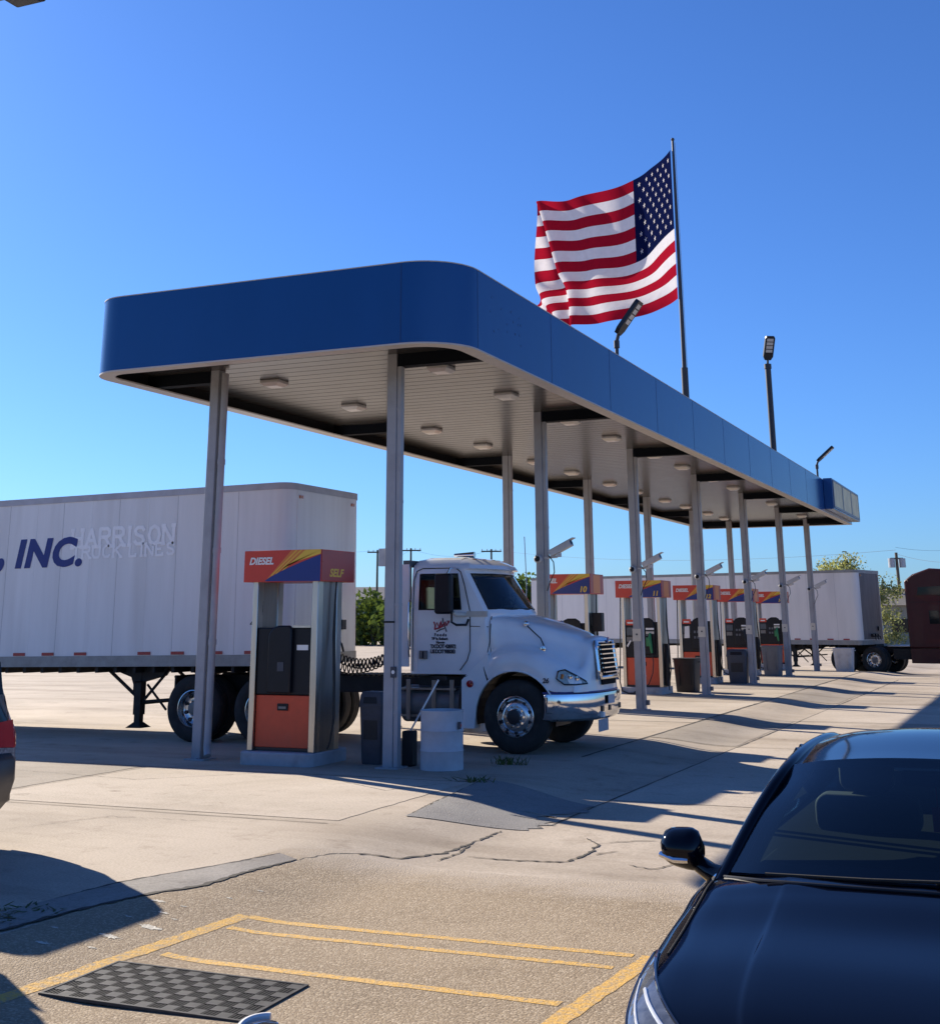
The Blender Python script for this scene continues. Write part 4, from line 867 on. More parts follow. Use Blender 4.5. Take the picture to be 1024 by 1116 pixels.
# door lettering (red script over dark lines)
dy = -1.052
def poly_stroke(name, strokes, mat, r, parent):
    b = MB()
    for s in strokes: b.tube(s, r, 6)
    return b.build(name, mat, parent)
o3 = lambda x, z: (x-.92, dy, z)
sc = lambda px, py: o3(-.81 + (px-447)*.01526, 2.8 - (py-610)*.01352)   # survey of the door face
strk = [[(471.5,679),(473,684),(475,680),(477,685),(479,679.5)],[(473,683),(472.5,687)],[(478,685),(479.5,678.5),(480.5,685)],[(481,683),(483,680.5),(484,684)],[(484,679),(485.5,683),(488.5,678)],[(472,687.3),(477,686),(482,683.5)]]
poly_stroke('lettering', [[sc(*p) for p in s] for s in strk], M['letter_red'], .012, cab)
poly_stroke('lettering', [[sc(*p) for p in s] for s in [[(481,675),(482,680),(484.5,687),(485.5,690)],[(474.5,690),(479,687.5),(483,686.5)],[(486,678),(488.5,680)]]], M['letter_black'], .008, cab)
for s_, px, py, sz, sp in (('Foods',472,694.8,.062,1.5),('TP Ia Robert',469,698.8,.052,1.05),('Hearts',474,702.8,.050,1.1),('TX DOT 428972',467.5,707.8,.078,.8),('US DOT 988083',467.5,713.3,.078,.8)):
    p = sc(px, py); text(s_, sz, M['letter_black'], face_my(p[0], dy+.001, p[2]), 'lettering', cab, bold=.003, sx=.95, space=sp)
p = (1.56-.92, -1.10, .99)
text('26', .095, M['letter_black'], Matrix.Translation((1.37-.92,-1.172,1.0)) @ Matrix.Rotation(R(10),4,'Z') @ Matrix.Rotation(pi/2,4,'X'), 'lettering', hood, shear=.2, bold=.003)

# ------------------------------------------------------------------ trailers
def trailer(label, skin, endm, loc, rz, pitch, L=16.15, W=2.56, H0=1.2, H1=4.1, near=True, name='semi_trailer'):
    T = empty(name, loc, rz, label, 'trailer'); T.rotation_euler = (0, -pitch, rz)
    hw = W/2; r = .26
    pl_ = [(-L,-hw),(-r,-hw)] + arc(-r,-hw+r,r,-pi/2,0,6)[1:] + arc(-r,hw-r,r,0,pi/2,6) + [(-L,hw)]
    b = MB(); n = len(pl_)
    b.mat(0).add([(x,y,H0+.16) for x,y in pl_]+[(x,y,H1-.10) for x,y in pl_],[(i,(i+1)%n,n+(i+1)%n,n+i) for i in range(n)])
    b.mat(0).add([(x,y,H1-.004) for x,y in pl_],[tuple(range(n))])
    bo = b.build('cargo_body', [skin], T, smooth=True, angle=50)
    rl = MB(); off = lambda d: [(x+(d if x>-1 else 0), y+(d if y>0 else -d)) for x,y in pl_]
    A = off(.012)
    rl.grid([[(x,y,z) for x,y in A] for z in (H0,H0+.175)], closed=True); rl.add([(x,y,H0) for x,y in A],[tuple(range(n))])
    rl.build('bottom_rail', M['trailer_rail'], T, smooth=True, angle=50)
    rt_ = MB(); rt_.grid([[(x,y,z) for x,y in A] for z in (H1-.11,H1)], closed=True); rt_.add([(x,y,H1) for x,y in A],[tuple(range(n))]); rt_.build('top_rail', M['trailer_rail'] if not near else M['drum_grey'], T, smooth=True, angle=50)
    for sg in (-1,1):
        x = -.35; sm_ = MB()
        while x > -L+.2: sm_.box(x-.022,sg*hw-.003,H0+.18,x+.022,sg*hw+.003,H1-.115); x -= 1.22
        sm_.build('panel_seam', skin, T)['kind'] = 'stuff'
    sm_ = MB(); x = -.96
    while x > -L+.2:
        for sg in (-1,1): sm_.box(x-.004,sg*hw-.0025,H0+.18,x+.004,sg*hw+.0025,H1-.115)
        x -= .61
    sm_.build('rivet_line', M['trailer_seam'], T)
    rf = []
    for xr in [-.62,-1.3,-2.05,-2.72,-4.05,-4.75,-5.38,-6.75,-8,-9.3,-10.6,-12,-13.3,-14.6,-15.7]:
        for sg in (-1,1):
            MB().box(xr-.13,sg*(hw+.013)-.002,H0+.185,xr+.13,sg*(hw+.013)+.002,H0+.235).build('reflector', M['reflector_red'], T)
    # nose panel, gladhands
    MB().box(.0,-hw+.28,H0+.2,.012,hw-.28,H1-.12).build('front_panel', endm, T)
    for y_ in (-.25,.05,.3): MB().cbox((.06,y_,H0+.36),(.12,.10,.12)).tube([(.08,y_,H0+.36),(.16,y_,H0+.30),(.18,y_+.03,H0+.18)],.02,6).build('air_coupling', M['black_metal'], T)
    MB().cbox((.04,.55,H0+.62),(.06,.14,.16)).build('connector_box', M['black_metal'], T)
    for y_ in (-.9,.9): MB().cbox((.02,y_,H1-.22),(.03,.10,.05)).build('marker_lamp', M['lamp_amber'], T)
    # landing gear
    lg = MB(); lx = -3.04
    for sg in (-1,1):
        lg.box(lx-.07,sg*.92-.07,.42,lx+.07,sg*.92+.07,H0).box(lx-.055,sg*.92-.055,.24,lx+.055,sg*.92+.055,.45)
        lg.add([(lx-.16,sg*.92-.14,.215),(lx+.16,sg*.92-.14,.215),(lx+.16,sg*.92+.14,.215),(lx-.16,sg*.92+.14,.215),(lx-.06,sg*.92-.06,.30),(lx+.06,sg*.92-.06,.30),(lx+.06,sg*.92+.06,.30),(lx-.06,sg*.92+.06,.30)],[(0,3,2,1),(4,5,6,7),(0,1,5,4),(1,2,6,5),(2,3,7,6),(3,0,4,7)])
        lg.prism([(lx-.72,H0),(lx+.62,H0),(lx+.50,H0-.16),(lx-.1,H0-.30),(lx-.15,H0-.18)],'y',sg*.86,sg*.98)
        lg.tube([(lx-.70,sg*.92,H0-.04),(lx-.02,sg*.92,H0-.52)],.03,6); lg.tube([(lx+.06,sg*.92,.62),(lx+.58,sg*.92,H0-.06)],.025,6); lg.tube([(lx+.15,sg*.92,H0-.3),(lx+.55,sg*.92,H0-.70)],.02,6); lg.tube([(lx+.02,sg*.92,.62),(lx+.6,sg*.92,.66)],.025,6)
    lg.tube([(lx,-.9,.6),(lx,.9,.6)],.03,6); lg.tube([(lx+.1,-.95,.95),(lx+.1,-1.22,.95),(lx+.1,-1.22,.80)],.014,6)
    lg.build('landing_gear', M['chassis'], T)
    ub = MB()
    for i in range(40): ub.box(-L+.3+i*.39,-hw+.05,H0-.10,-L+.36+i*.39,hw-.05,H0-.005)
    ub.box(-1.6,-.6,H0-.06,-.4,.6,H0-.012)
    for sg in (-1,1): ub.box(-L+.3,sg*.5-.04,H0-.26,-L+4.2,sg*.5+.04,H0-.005)
    for x in (-L+1.2,-L+2.45): ub.cyl((x,-.95,.52),(x,.95,.52),.07,n=10).box(x-.3,-.55,.55,x+.3,-.45,H0-.2).box(x-.3,.45,.55,x+.3,.55,H0-.2)
    ub.box(-L-.02,-1.1,.50,-L+.08,1.1,.60)
    for sg in (-1,1): ub.box(-L,sg*.5-.04,.55,-L+.08,sg*.5+.04,H0)
    ub.build('undercarriage', M['chassis'], T)
    for x in (-L+1.2,-L+2.45):
        for sg in (-1,1): truck_wheel(T, x, sg*1.24, .52, sg, 'dual', cap='alloy' if near else 'lamp_metal')
    MB().box(-L-.012,-hw+.05,H0+.06,-L-.001,-.01,H1-.08).build('rear_door', skin, T); MB().box(-L-.012,.01,H0+.06,-L-.001,hw-.05,H1-.08).build('rear_door', skin, T)
    return T, bo
TRX = -2.93; TW = 2.56
tr, trb = trailer('grey-white box trailer lettered INC. hitched to the white truck', M['trailer_white'], M['trailer_white'], (TRX, 3.33, 0), 0, R(.75))
sideY = -TW/2-.0075
def tx(px, py): # photo survey on the trailer side plane -> trailer local x,z
    d = ray(px, py); t = ((3.33-TW/2)-CAM.y)/d.y; p = CAM+d*t; lx, lz = p.x-TRX, p.z
    c, s_ = cos(R(.75)), sin(R(.75)); return (lx*c+lz*s_*1, -lx*s_*-1*-1*-1+lz*c) if False else (lx*c + lz*s_, -lx*s_ + lz*c)
a = tx(16, 618); b_ = tx(86, 618); hgt = tx(40, 587)[1]-tx(40, 618)[1]
text('INC.', hgt/.76, M['letter_blue'], face_my(a[0], sideY, a[1]), 'lettering', trb, shear=.18, bold=.030, space=1.10, sx=(b_[0]-a[0])/(hgt/.70)/1.86, label='blue word INC. on the trailer side')
text('WINDOR MEATS,', hgt/.70, M['letter_blue'], face_my(a[0]-.28, sideY, a[1]), 'lettering', trb, shear=.18, bold=.022, align='RIGHT') if False else text(',', hgt/.70*1.2, M['letter_blue'], face_my(tx(-4,620)[0], sideY, a[1]+.03), 'lettering', trb, shear=.18, bold=.028)
# ghost of removed slab-serif lettering
GL = {'H':[[(0,0),(0,1)],[(.7,0),(.7,1)],[(0,.5),(.7,.5)]],'A':[[(0,0),(.37,1),(.74,0)],[(.14,.36),(.60,.36)]],'R':[[(0,0),(0,1),(.5,1),(.66,.88),(.66,.64),(.5,.52),(0,.52)],[(.36,.52),(.74,0)]],
 'I':[[(.12,0),(.12,1)]],'S':[[(.62,.80),(.50,.96),(.18,.96),(.04,.80),(.10,.60),(.52,.44),(.62,.24),(.50,.05),(.16,.05),(.02,.20)]],'O':[[(.36,0),(.10,.14),(0,.5),(.10,.86),(.36,1),(.62,.86),(.72,.5),(.62,.14),(.36,0)]],
 'N':[[(0,0),(0,1),(.68,0),(.68,1)]],'T':[[(.36,0),(.36,1)],[(0,1),(.72,1)]],'U':[[(0,1),(0,.25),(.14,.03),(.52,.03),(.66,.25),(.66,1)]],'C':[[(.64,.78),(.50,.96),(.20,.96),(.03,.75),(.03,.25),(.20,.04),(.50,.04),(.64,.22)]],
 'K':[[(0,0),(0,1)],[(.66,1),(.02,.45)],[(.22,.62),(.72,0)]],'L':[[(0,1),(0,0),(.56,0),(.56,.2)]],'E':[[(.58,1),(0,1),(0,0),(.60,0),(.60,.2)],[(0,.52),(.42,.52)]]}
SER = {'H':[(0,0),(0,1),(.7,0),(.7,1)],'A':[(0,0),(.74,0)],'R':[(0,0),(.74,0)],'I':[(.12,0),(.12,1)],'N':[(0,0),(0,1),(.68,1)],'T':[(.36,0)],'U':[(0,1),(.66,1)],'K':[(0,0),(0,1),(.66,1),(.72,0)],'L':[(0,1)]}
def slab(word, x, z, w_, h, parent, y):
    tot = sum((.34 if c==' ' else .28 if c=='I' else .78)+.20 for c in word); k = w_/tot; cx0 = x; b = MB(); th = .105*h
    def seg(p, q):
        p, q = V((p[0],0,p[1])), V((q[0],0,q[1])); d = (q-p); 
        if d.length < 1e-6: return
        d.normalize(); nrm = V((-d.z,0,d.x))*th; p = p-d*th*.5; q = q+d*th*.5
        i = seg.i = seg.i+1; yy = y - .00005*i
        b.add([(p.x+nrm.x,yy,p.z+nrm.z),(p.x-nrm.x,yy,p.z-nrm.z),(q.x-nrm.x,yy,q.z-nrm.z),(q.x+nrm.x,yy,q.z+nrm.z)],[(0,1,2,3)])
    seg.i = 0
    for c in word:
        if c != ' ':
            for s in GL[c]:
                for p, q in zip(s[:-1], s[1:]): seg((cx0+p[0]*k, z+p[1]*h),(cx0+q[0]*k, z+q[1]*h))
            for p in SER.get(c, []): seg((cx0+p[0]*k-.10*k, z+p[1]*h),(cx0+p[0]*k+.10*k, z+p[1]*h))
        cx0 += ((.34 if c==' ' else .28 if c=='I' else .78)+.20)*k
    b.build('lettering', M['ghost_white'], parent, fix=False)['label'] = 'faded ghost lettering ' + word
l1, l2 = tx(79, 597), tx(194, 592.5); slab('HARRISON', l1[0], l1[1], l2[0]-l1[0], .30, trb, sideY+.0005)
l1, l2 = tx(79, 609), tx(194, 606); slab('TRUCK LINES', l1[0], l1[1], l2[0]-l1[0], .20, trb, sideY+.0005)
text('4', .20, M['letter_black'], face_my(tx(272.5,684)[0], sideY-.001, tx(272.5,684)[1]), 'lettering', trb)
# coiled air lines between truck and trailer
ac = empty('air_lines', (-2.0, 3.0, 1.5), 0, 'black coiled air hoses hanging between the white truck and its trailer', 'air hose')
hx = MB()
for q in range(2):
    pts = []
    for i in range(420):
        t = i/419; x = lerp(-.86,.95,t); zc = .06 - .42*sin(pi*t**.8)**.9 + .07*q; a = t*2*pi*(24+3*q) + q
        rr = .075 if .2<t<.95 else .075*min(1,max(.05,min(t/.2,(1-t)/.05)))
        pts.append((x, -.25+.3*q+rr*cos(a), zc+rr*sin(a)))
    hx.tube(pts,.012,5)
hx.build('coil', M['hose'], ac, smooth=True)
MB().tube([(-.82,-.2,.10),(-.6,-.2,-.12),(-.3,-.2,-.26)],.014,6).build('hose_lead', M['hose'], ac)
# ------------------------------------------------------------------ far lorry
FT = far(939, 705, 51.0); th = R(-15)
ftx, fty = FT.x, FT.y
gz = -.28
nc = V((ftx, fty, 0)) + V((-sin(th), cos(th), 0))*1.28
tr2, trb2 = trailer('dirty white box trailer with a grimy grey end, behind the last pumps', M['trailer_far'], M['trailer_far_end'], (nc.x, nc.y, gz), th, 0, H0=1.10, H1=4.02, near=False)
def sleeper_tractor(loc, rz):
    T = empty('sleeper_truck', loc, rz, 'maroon sleeper-cab truck at the right edge of the picture', 'truck')
    m = M['maroon']
    # sleeper box with raked roof: local x=0 at the steer axle
    prof = [(-3.25,.98),(-3.25,3.55),(-3.15,3.62),(-2.9,3.80),(-2.2,4.02),(-1.3,3.95),(-.5,3.45),(-.28,3.0),(-.10,2.75),(.30,2.05),(.30,1.0)]
    MB().prism(prof,'y',-1.12,1.12).build('cab', m, T, bevel=.07, seg=3)
    [MB().box(-3.20,sg*1.117-.018,.42,-.85,sg*1.117+.018,.97).build('side_skirt', m, T) for sg in (-1,1)]
    for sg in (-1,1):
        MB().prism([(-2.75,2.98),(-2.70,3.30),(-1.60,3.34),(-1.55,2.96)],'y',sg*1.121,sg*1.128).build('upper_window', M['dark_glass'], T)
        MB().prism([(-2.35,1.9),(-2.35,2.4),(-1.95,2.4),(-1.95,1.9)],'y',sg*1.121,sg*1.128).build('sleeper_window', M['dark_glass'], T)
        MB().prism([(-.95,2.0),(-.95,2.6),(-.30,2.6),(.08,2.05)],'y',sg*1.121,sg*1.128).build('side_window', M['dark_glass'], T)
        MB().box(-1.05,sg*1.124-.003,1.0,-1.03,sg*1.124+.003,2.8).box(-3.05,sg*1.124-.003,2.72,-.5,sg*1.124+.003,2.74).build('seam', M['rubber'], T)
        MB().prism(rrect(-.62,1.95,-.42,2.6,.05),'y',sg*1.3,sg*1.42).build('side_mirror', m, T)
    hd = MB(); hr = [[(.30,1.08,2.0-.02),(.30,.6,2.06),(.30,0,2.1)],[(1.0,.85,1.80),(1.0,.5,1.86),(1.0,0,1.9)],[(1.5,.6,1.55),(1.5,.4,1.62),(1.5,0,1.66)],[(1.62,.55,.85),(1.62,.4,.85),(1.62,0,.85)]]
    D = dense(hr,4,3)
    for sg in (-1,1):
        hd.grid([[(p.x,sg*p.y,p.z) for p in r] for r in D]); hd.grid([[(p.x,sg*p.y,p.z) for p in [r[0]]]+[(r[0].x,sg*min(1.14,r[0].y+.25),.95)] for r in D])
    hd.build('hood', m, T, smooth=True, angle=40)
    MB().box(1.3,-1.15,.4,1.75,1.15,.80).build('bumper', M['chrome'], T, bevel=.06)
    MB().box(1.63,-.4,.9,1.66,.4,1.5).build('grille', M['chrome'], T)
    c = MB()
    for sg in (-1,1): c.box(-6.6,sg*.43-.045,.78,1.3,sg*.43+.045,1.02)
    for x in (-6.0,-4.7,0): c.cyl((x,-.95,.52),(x,.95,.52),.07,n=10)
    c.cbox((-5.35,0,1.06),(.95,.86,.10)).box(-4.0,-.9,.55,-3.3,.9,.95)
    for x in (-4.0,-3.8): c.tube([(x,-.5,.8),(x,-.55,.45)],.03,6)
    c.build('chassis', M['chassis'], T)
    MB().box(-4.3,-.7,1.03,-3.4,.7,1.07).build('deck_plate', M['galv'], T)
    for sg in (-1,1):
        truck_wheel(T,0,sg*1.14,.52,sg,'steer')
        for x in (-6.0,-4.7): truck_wheel(T,x,sg*1.22,.52,sg,'dual')
    MB().tube([(-3.42,-.2,1.05),(-3.40,-.2,1.9),(-3.45,.2,1.7)],.02,6).build('air_hose', M['letter_blue'], T)
    return T
W1 = far(953, 733, 51.0)
th2 = R(-15)
sleeper_tractor((W1.x + cos(th2)*4.7 - sin(th2)*1.22*1, W1.y + sin(th2)*4.7 + cos(th2)*1.22, gz), th2)
# ------------------------------------------------------------------ white truck far behind (a copy of the near one)
t2 = copy_tree(truck); t2['label'] = 'white truck cab glimpsed between the dirty trailer and the maroon truck'; t2['group'] = ''
del t2['group']
wp = far(955, 700, 92); t2.location = (wp.x-.6, wp.y, G(wp.x, wp.y)); t2.rotation_euler = (0,0,R(20))

# ------------------------------------------------------------------ cars
def car_wheel(parent, x, y, sg, r=.33, w=.22):
    e = empty('wheel', (x,y,r), 0 if sg<0 else pi); e.parent = parent
    MB().lathe([(.21,.02),(.24,-.004),(.29,-.004),(r-.015,.02),(r,.05),(r,w-.05),(r-.015,w-.02),(.24,w),(.21,w)],axis='y',n=32,close=True).build('tyre', M['tyre'], e, smooth=True)
    b = MB().lathe([(.215,.02),(.205,.004),(.20,.03),(.19,.09),(.0,.10)],axis='y',n=32,caps=False)
    for k in range(5):
        a = 2*pi*k/5
        for o in (-.10,.10): b.tube([(.05*cos(a),.03,.05*sin(a)),(.205*cos(a+o),.012,.205*sin(a+o))],.016,6)
    b.lathe([(.05,.04),(.05,.015),(.0,.01)],axis='y',n=16); b.build('rim', M['alloy'], e, smooth=True, angle=40)
def sedan(label):
    T = empty('parked_sedan', (0,0,0), 0, label, 'car'); m = M['car_black']
    # x, half width, underside, shoulder, hood edge, crease, centre
    ST = [(2.46,.62,.34,.60,.645,.66,.665),(2.38,.80,.26,.67,.705,.725,.73),(2.22,.885,.21,.73,.775,.80,.805),(1.95,.92,.18,.79,.84,.868,.875),(1.6,.925,.17,.845,.892,.925,.93),(1.34,.922,.17,.882,.945,.985,1.0),(1.12,.925,.17,.915,.975,1.02,1.035),(.7,.925,.17,.935,.975,.985,.985),(0,.93,.17,.95,.98,.985,.985),(-.9,.93,.17,.965,.985,.99,.99),(-1.5,.925,.18,.98,1.01,1.02,1.02),(-1.9,.90,.21,.985,1.03,1.045,1.05),(-2.25,.83,.26,.97,1.02,1.04,1.045),(-2.40,.72,.32,.86,.92,.93,.935)]
    rows = []
    for x,w_,zb,zs,ze,zc,z0 in ST:
        if x > .3: w_ *= 1.022
        rows.append([(x,0,zb),(x,w_*.85,zb),(x,w_*.97,zb+.10),(x,w_*1.0,lerp(zb,zs,.52)),(x,w_*.99,zs-.10),(x,w_*.972,zs),(x,w_*.88,ze),(x,w_*.72,lerp(ze,zc,.55)),(x,w_*.57,zc-.001),(x,w_*.485,zc+.006),(x,0,z0+.003)])
    D = dense(rows,6,4); b = MB()
    for sg in (-1,1):
        b.grid([[(p.x,sg*p.y,p.z) for p in r] for r in D])
        for r in (D[0],D[-1]): b.add([(p.x,sg*p.y,p.z) for p in r],[tuple(range(len(r)))])
    b.build('body', m, T, smooth=True, angle=38)
    # greenhouse edges
    base = [(1.02,.79,1.0),(1.12,.60,1.02),(1.20,.30,1.035),(1.225,0,1.04)]
    head = [(.34,.63,1.355),(.42,.45,1.39),(.47,.22,1.412),(.48,0,1.418)]
    rear_h = [(-1.02,.60,1.37),(-1.08,.42,1.40),(-1.12,.2,1.412),(-1.13,0,1.416)]
    rear_b = [(-1.72,.70,1.03),(-1.80,.48,1.05),(-1.84,.24,1.06),(-1.85,0,1.06)]
    full = lambda e: [(x,-y,z) for x,y,z in e] + [(x,y,z) for x,y,z in e[::-1][1:]]
    def bow(a, b_, k): return [tuple(lerp(p[i],q[i],.5) + (k if i==2 else (.06*k/.03 if i==0 and False else 0)) for i in range(3)) for p,q in zip(a,b_)]
    ws = dense([full(base), full(bow(base,head,.022)), full(head)],6,3)
    MB().grid(ws).build('windshield', M['car_glass'], T, smooth=True, angle=180)
    # black frit border of the windshield
    def inset(u, v): # u 0..1 across, v 0..1 up
        i = v*(len(ws)-1); j = u*(len(ws[0])-1); i0, j0 = min(int(i),len(ws)-2), min(int(j),len(ws[0])-2); fi, fj = i-i0, j-j0
        p = ws[i0][j0].lerp(ws[i0][j0+1],fj).lerp(ws[i0+1][j0].lerp(ws[i0+1][j0+1],fj),fi); return p - V((.006,0,.010))
    fb = MB()
    U = [i/24 for i in range(25)]
    fb.grid([[inset(u,v) for u in U] for v in (0,.05,.10+.0)]); fb.grid([[inset(u,v) for u in U] for v in (.93,1)])
    for u0,u1 in ((0,.045),(.955,1)): fb.grid([[inset(lerp(u0,u1,t),v) for t in (0,1)] for v in [k/10 for k in range(11)]])
    fb.build('glass_border', M['black_plastic'], T, fix=False)
    rm = [(x,y,z) for x,y,z in [(-.35,.615,1.40),(-.35,.45,1.445),(-.35,.22,1.468),(-.35,0,1.475)]]
    rf = dense([full(head), full(rm), full(rear_h)],8,3)
    MB().grid(rf).build('roof', m, T, smooth=True, angle=180)
    MB().grid(dense([full(rear_h), full(bow(rear_h,rear_b,.02)), full(rear_b)],5,3)).build('rear_window', M['car_glass'], T, smooth=True, angle=180)
    for sg in (-1,1):
        rail = [(1.06,.815,.965),(.68,.715,1.20),head[0],(-.35,.615,1.40),rear_h[0],(-1.4,.655,1.22),rear_b[0]]
        belt = [(1.02,.84,.965),(.68,.855,.968),(.34,.86,.97),(-.35,.865,.975),(-1.02,.86,.98),(-1.4,.85,1.0),(-1.72,.83,1.02)]
        ra = [cr([V(p) for p in rail],t/6) for t in range(37)]; be = [cr([V(p) for p in belt],t/6) for t in range(37)]
        MB().grid([[(p.x,sg*p.y,p.z) for p in ra],[(p.x,sg*p.y,p.z) for p in be]]).build('side_window', M['car_glass'], T, smooth=True, angle=180)
        pi_ = MB()
        prow = lambda d: [(p.x,sg*(p.y+d),p.z+.0) for p in ra]
        pi_.tube([(p.x,sg*(p.y+.002),p.z-.008) for p in ra],.030,8)
        MB().tube([(p.x-.06,sg*(p.y-.055),p.z-.03) for p in ra[2:14]],.034,8).build('pillar_trim', M['interior_mid'], T, smooth=True)
        for t in (15,16,30,31): pi_.tube([(ra[t].x,sg*(ra[t].y+.004),ra[t].z),(be[t].x-.02,sg*(be[t].y+.004),be[t].z)],.035,6)
        pi_.build('pillar', m, T, smooth=True, angle=60)
        MB().tube([(p.x,sg*(p.y+.008),p.z+.004) for p in be],.012,6).build('belt_trim', M['chrome'], T, smooth=True)
        # mirror
        mc_ = V((.80,sg*1.06,1.05)); mm = []
        for i in range(9):
            t = i/8; y_ = sg*(.93+.20*t); rr = .5*sqrt(max(0,1-(2*t-1)**4)) if t not in (0,1) else .10
            mm.append([(.80+.10*(1-t)*.3-.0+ (.085+.02*t)*2*rr*cos(a)*(1.0 if cos(a)>0 else .45), y_, 1.045+.01*t+.095*2*rr*sin(a)*(1-.25*t)) for a in [2*pi*k/20 for k in range(20)]])
        mo = MB().grid(mm,closed=True).add(mm[-1],[tuple(range(20))]).build('side_mirror', m, T, smooth=True, angle=60)
        MB().tube([(.90,sg*.83,.95),(.86,sg*.90,.965),(.83,sg*.97,1.0)],[.055,.04,.035],10).build('mirror_arm', m, mo, smooth=True)
        MB().tube([(.895,sg*.99,1.012),(.90,sg*1.05,1.012),(.865,sg*1.118,1.025)],.013,8).build('turn_signal', M['chrome'], mo, smooth=True)
        # headlights follow the fender
        def bpt(i, j, o=0.0):
            i = max(0,min(len(D)-1.001,i)); j = max(0,min(len(D[0])-1.001,j)); i0, j0 = int(i), int(j); fi, fj = i-i0, j-j0
            p = D[i0][j0].lerp(D[i0][j0+1],fj).lerp(D[i0+1][j0].lerp(D[i0+1][j0+1],fj),fi)
            e1 = D[i0+1][j0]-D[i0][j0]; e2 = D[i0][j0+1]-D[i0][j0]; n_ = e1.cross(e2); n_ = n_.normalized() if n_.length > 1e-9 else V((0,1,0))
            if n_.y < 0: n_ = -n_
            p = p + n_*o; return (p.x, sg*p.y, p.z)
        # lens runs from the nose back along the fender, narrowing to a point
        hl = MB(); rows_ = []
        for q in range(15):
            t = q/14; i_ = lerp(5.0,21.0,t); jc = lerp(24.2,21.6,t); hw_ = lerp(4.2,.35,t**1.1); rows_.append([bpt(i_, jc+hw_*(k/4-1), .006) for k in range(9)])
        ho = hl.grid(rows_).build('headlight', M['lamp_glass'], T, smooth=True, angle=180)
        MB().tube([r[8] for r in rows_]+[r[0] for r in rows_[::-1]]+[rows_[0][8]],.006,6).build('bezel', M['lamp_dark'], ho, smooth=True)
        MB().tube([bpt(lerp(7,15,k/8), lerp(26.2,23.0,k/8), .006) for k in range(9)],.008,8).build('led_strip', M['lamp_clear'], ho, smooth=True)
        MB().tube([bpt(lerp(7,17,k/8), lerp(22.6,21.6,k/8), .006) for k in range(9)],.006,8).build('led_strip', M['lamp_clear'], ho, smooth=True)
        # fender vent and sill
        for x in (1.43,-1.42): car_wheel(T,x,sg*.925,sg,.335)
        wa = MB(); wa.grid([[(x+ .39*cos(a), sg*y, .335+.39*sin(a)) for a in [pi*i/14 for i in range(15)]] for x in (1.43,) for y in (.931,.70)]); wa.grid([[(-1.42+.39*cos(a), sg*y, .335+.39*sin(a)) for a in [pi*i/14 for i in range(15)]] for y in (.937,.70)]); wa.build('wheel_arch', M['black_plastic'], T)
        # wide hood shut line
        MB().tube([(p.x,sg*(p.y+.002),p.z+.002) for p in [D[i][24] for i in range(20,37)]],.0045,6).build('hood_gap', M['rubber'], T)
    MB().box(2.37,-.42,.38,2.45,.42,.58).build('grille', M['chrome'], T, bevel=.02)
    MB().tube([(1.05,-.80,.985),(1.20,-.62,1.008),(1.26,-.35,1.018),(1.28,0,1.022),(1.26,.35,1.018),(1.20,.62,1.008),(1.05,.80,.985)],.008,8).build('cowl', M['black_plastic'], T, smooth=True)
    MB().tube([(1.19,-.60,1.032),(1.235,-.2,1.045),(1.23,.12,1.055)],.006,6).tube([(1.22,.05,1.045),(1.14,.55,1.045)],.006,6).build('wiper', M['rubber'], T)
    # interior
    it = MB().box(.45,-.70,.93,1.00,.70,1.018).build('dashboard', M['dash_black'], T, bevel=.02)
    MB().box(-1.65,-.80,.996,.98,.80,1.004).build('reflection_cover', M['dash_black'], T)  # matte sheet added over the glossy body top to stop sky reflections
    c = V((.42,.36,1.04)); u = V((.45,0,.9)).normalized(); v = V((0,1,0)); st = MB()
    st.tube([c+u*(.185*cos(a))+v*(.185*sin(a)) for a in [2*pi*i/28 for i in range(29)]],.016,8); st.tube([c-v*.18,c+v*.18],.016,6)
    # the wheel of a left-hand-drive car facing the viewer is on the viewer's right
    st.build('steering_wheel', M['interior_mid'], it, smooth=True)
    for y_ in (-.37,.37):
        s = MB(); s.prism(rrect(y_-.25,.99,y_+.25,1.17,.06),'x',-.36,-.22); s.prism(rrect(y_-.13,1.18,y_+.13,1.34,.05),'x',-.38,-.28); s.box(-.34,y_-.06,1.1,-.32,y_+.06,1.25); s.build('seat', M['interior'], T, bevel=.03)
    MB().prism(rrect(-.6,.99,.6,1.2,.08),'x',-1.25,-1.1).build('rear_bench', M['interior'], T)
    MB().cbox((.48,0,1.335),(.03,.24,.065)).build('rear_view_mirror', M['black_plastic'], T, bevel=.015)
    MB().tube([(.47,.02,1.31),(.47,.02,1.22)],.004,4).cbox((.47,.02,1.17),(.01,.05,.10)).build('hanging_tag', M['lamp_red'], T)
    MB().cbox((.47,.05,1.09),(.01,.035,.05)).build('hanging_charm', M['nozzle_green'], T)
    return T
sd = sedan('glossy black sedan parked nose-out in the right foreground')
sd.location = (7.71, -9.63, -.10); sd.rotation_euler = (0,0,-pi/2)
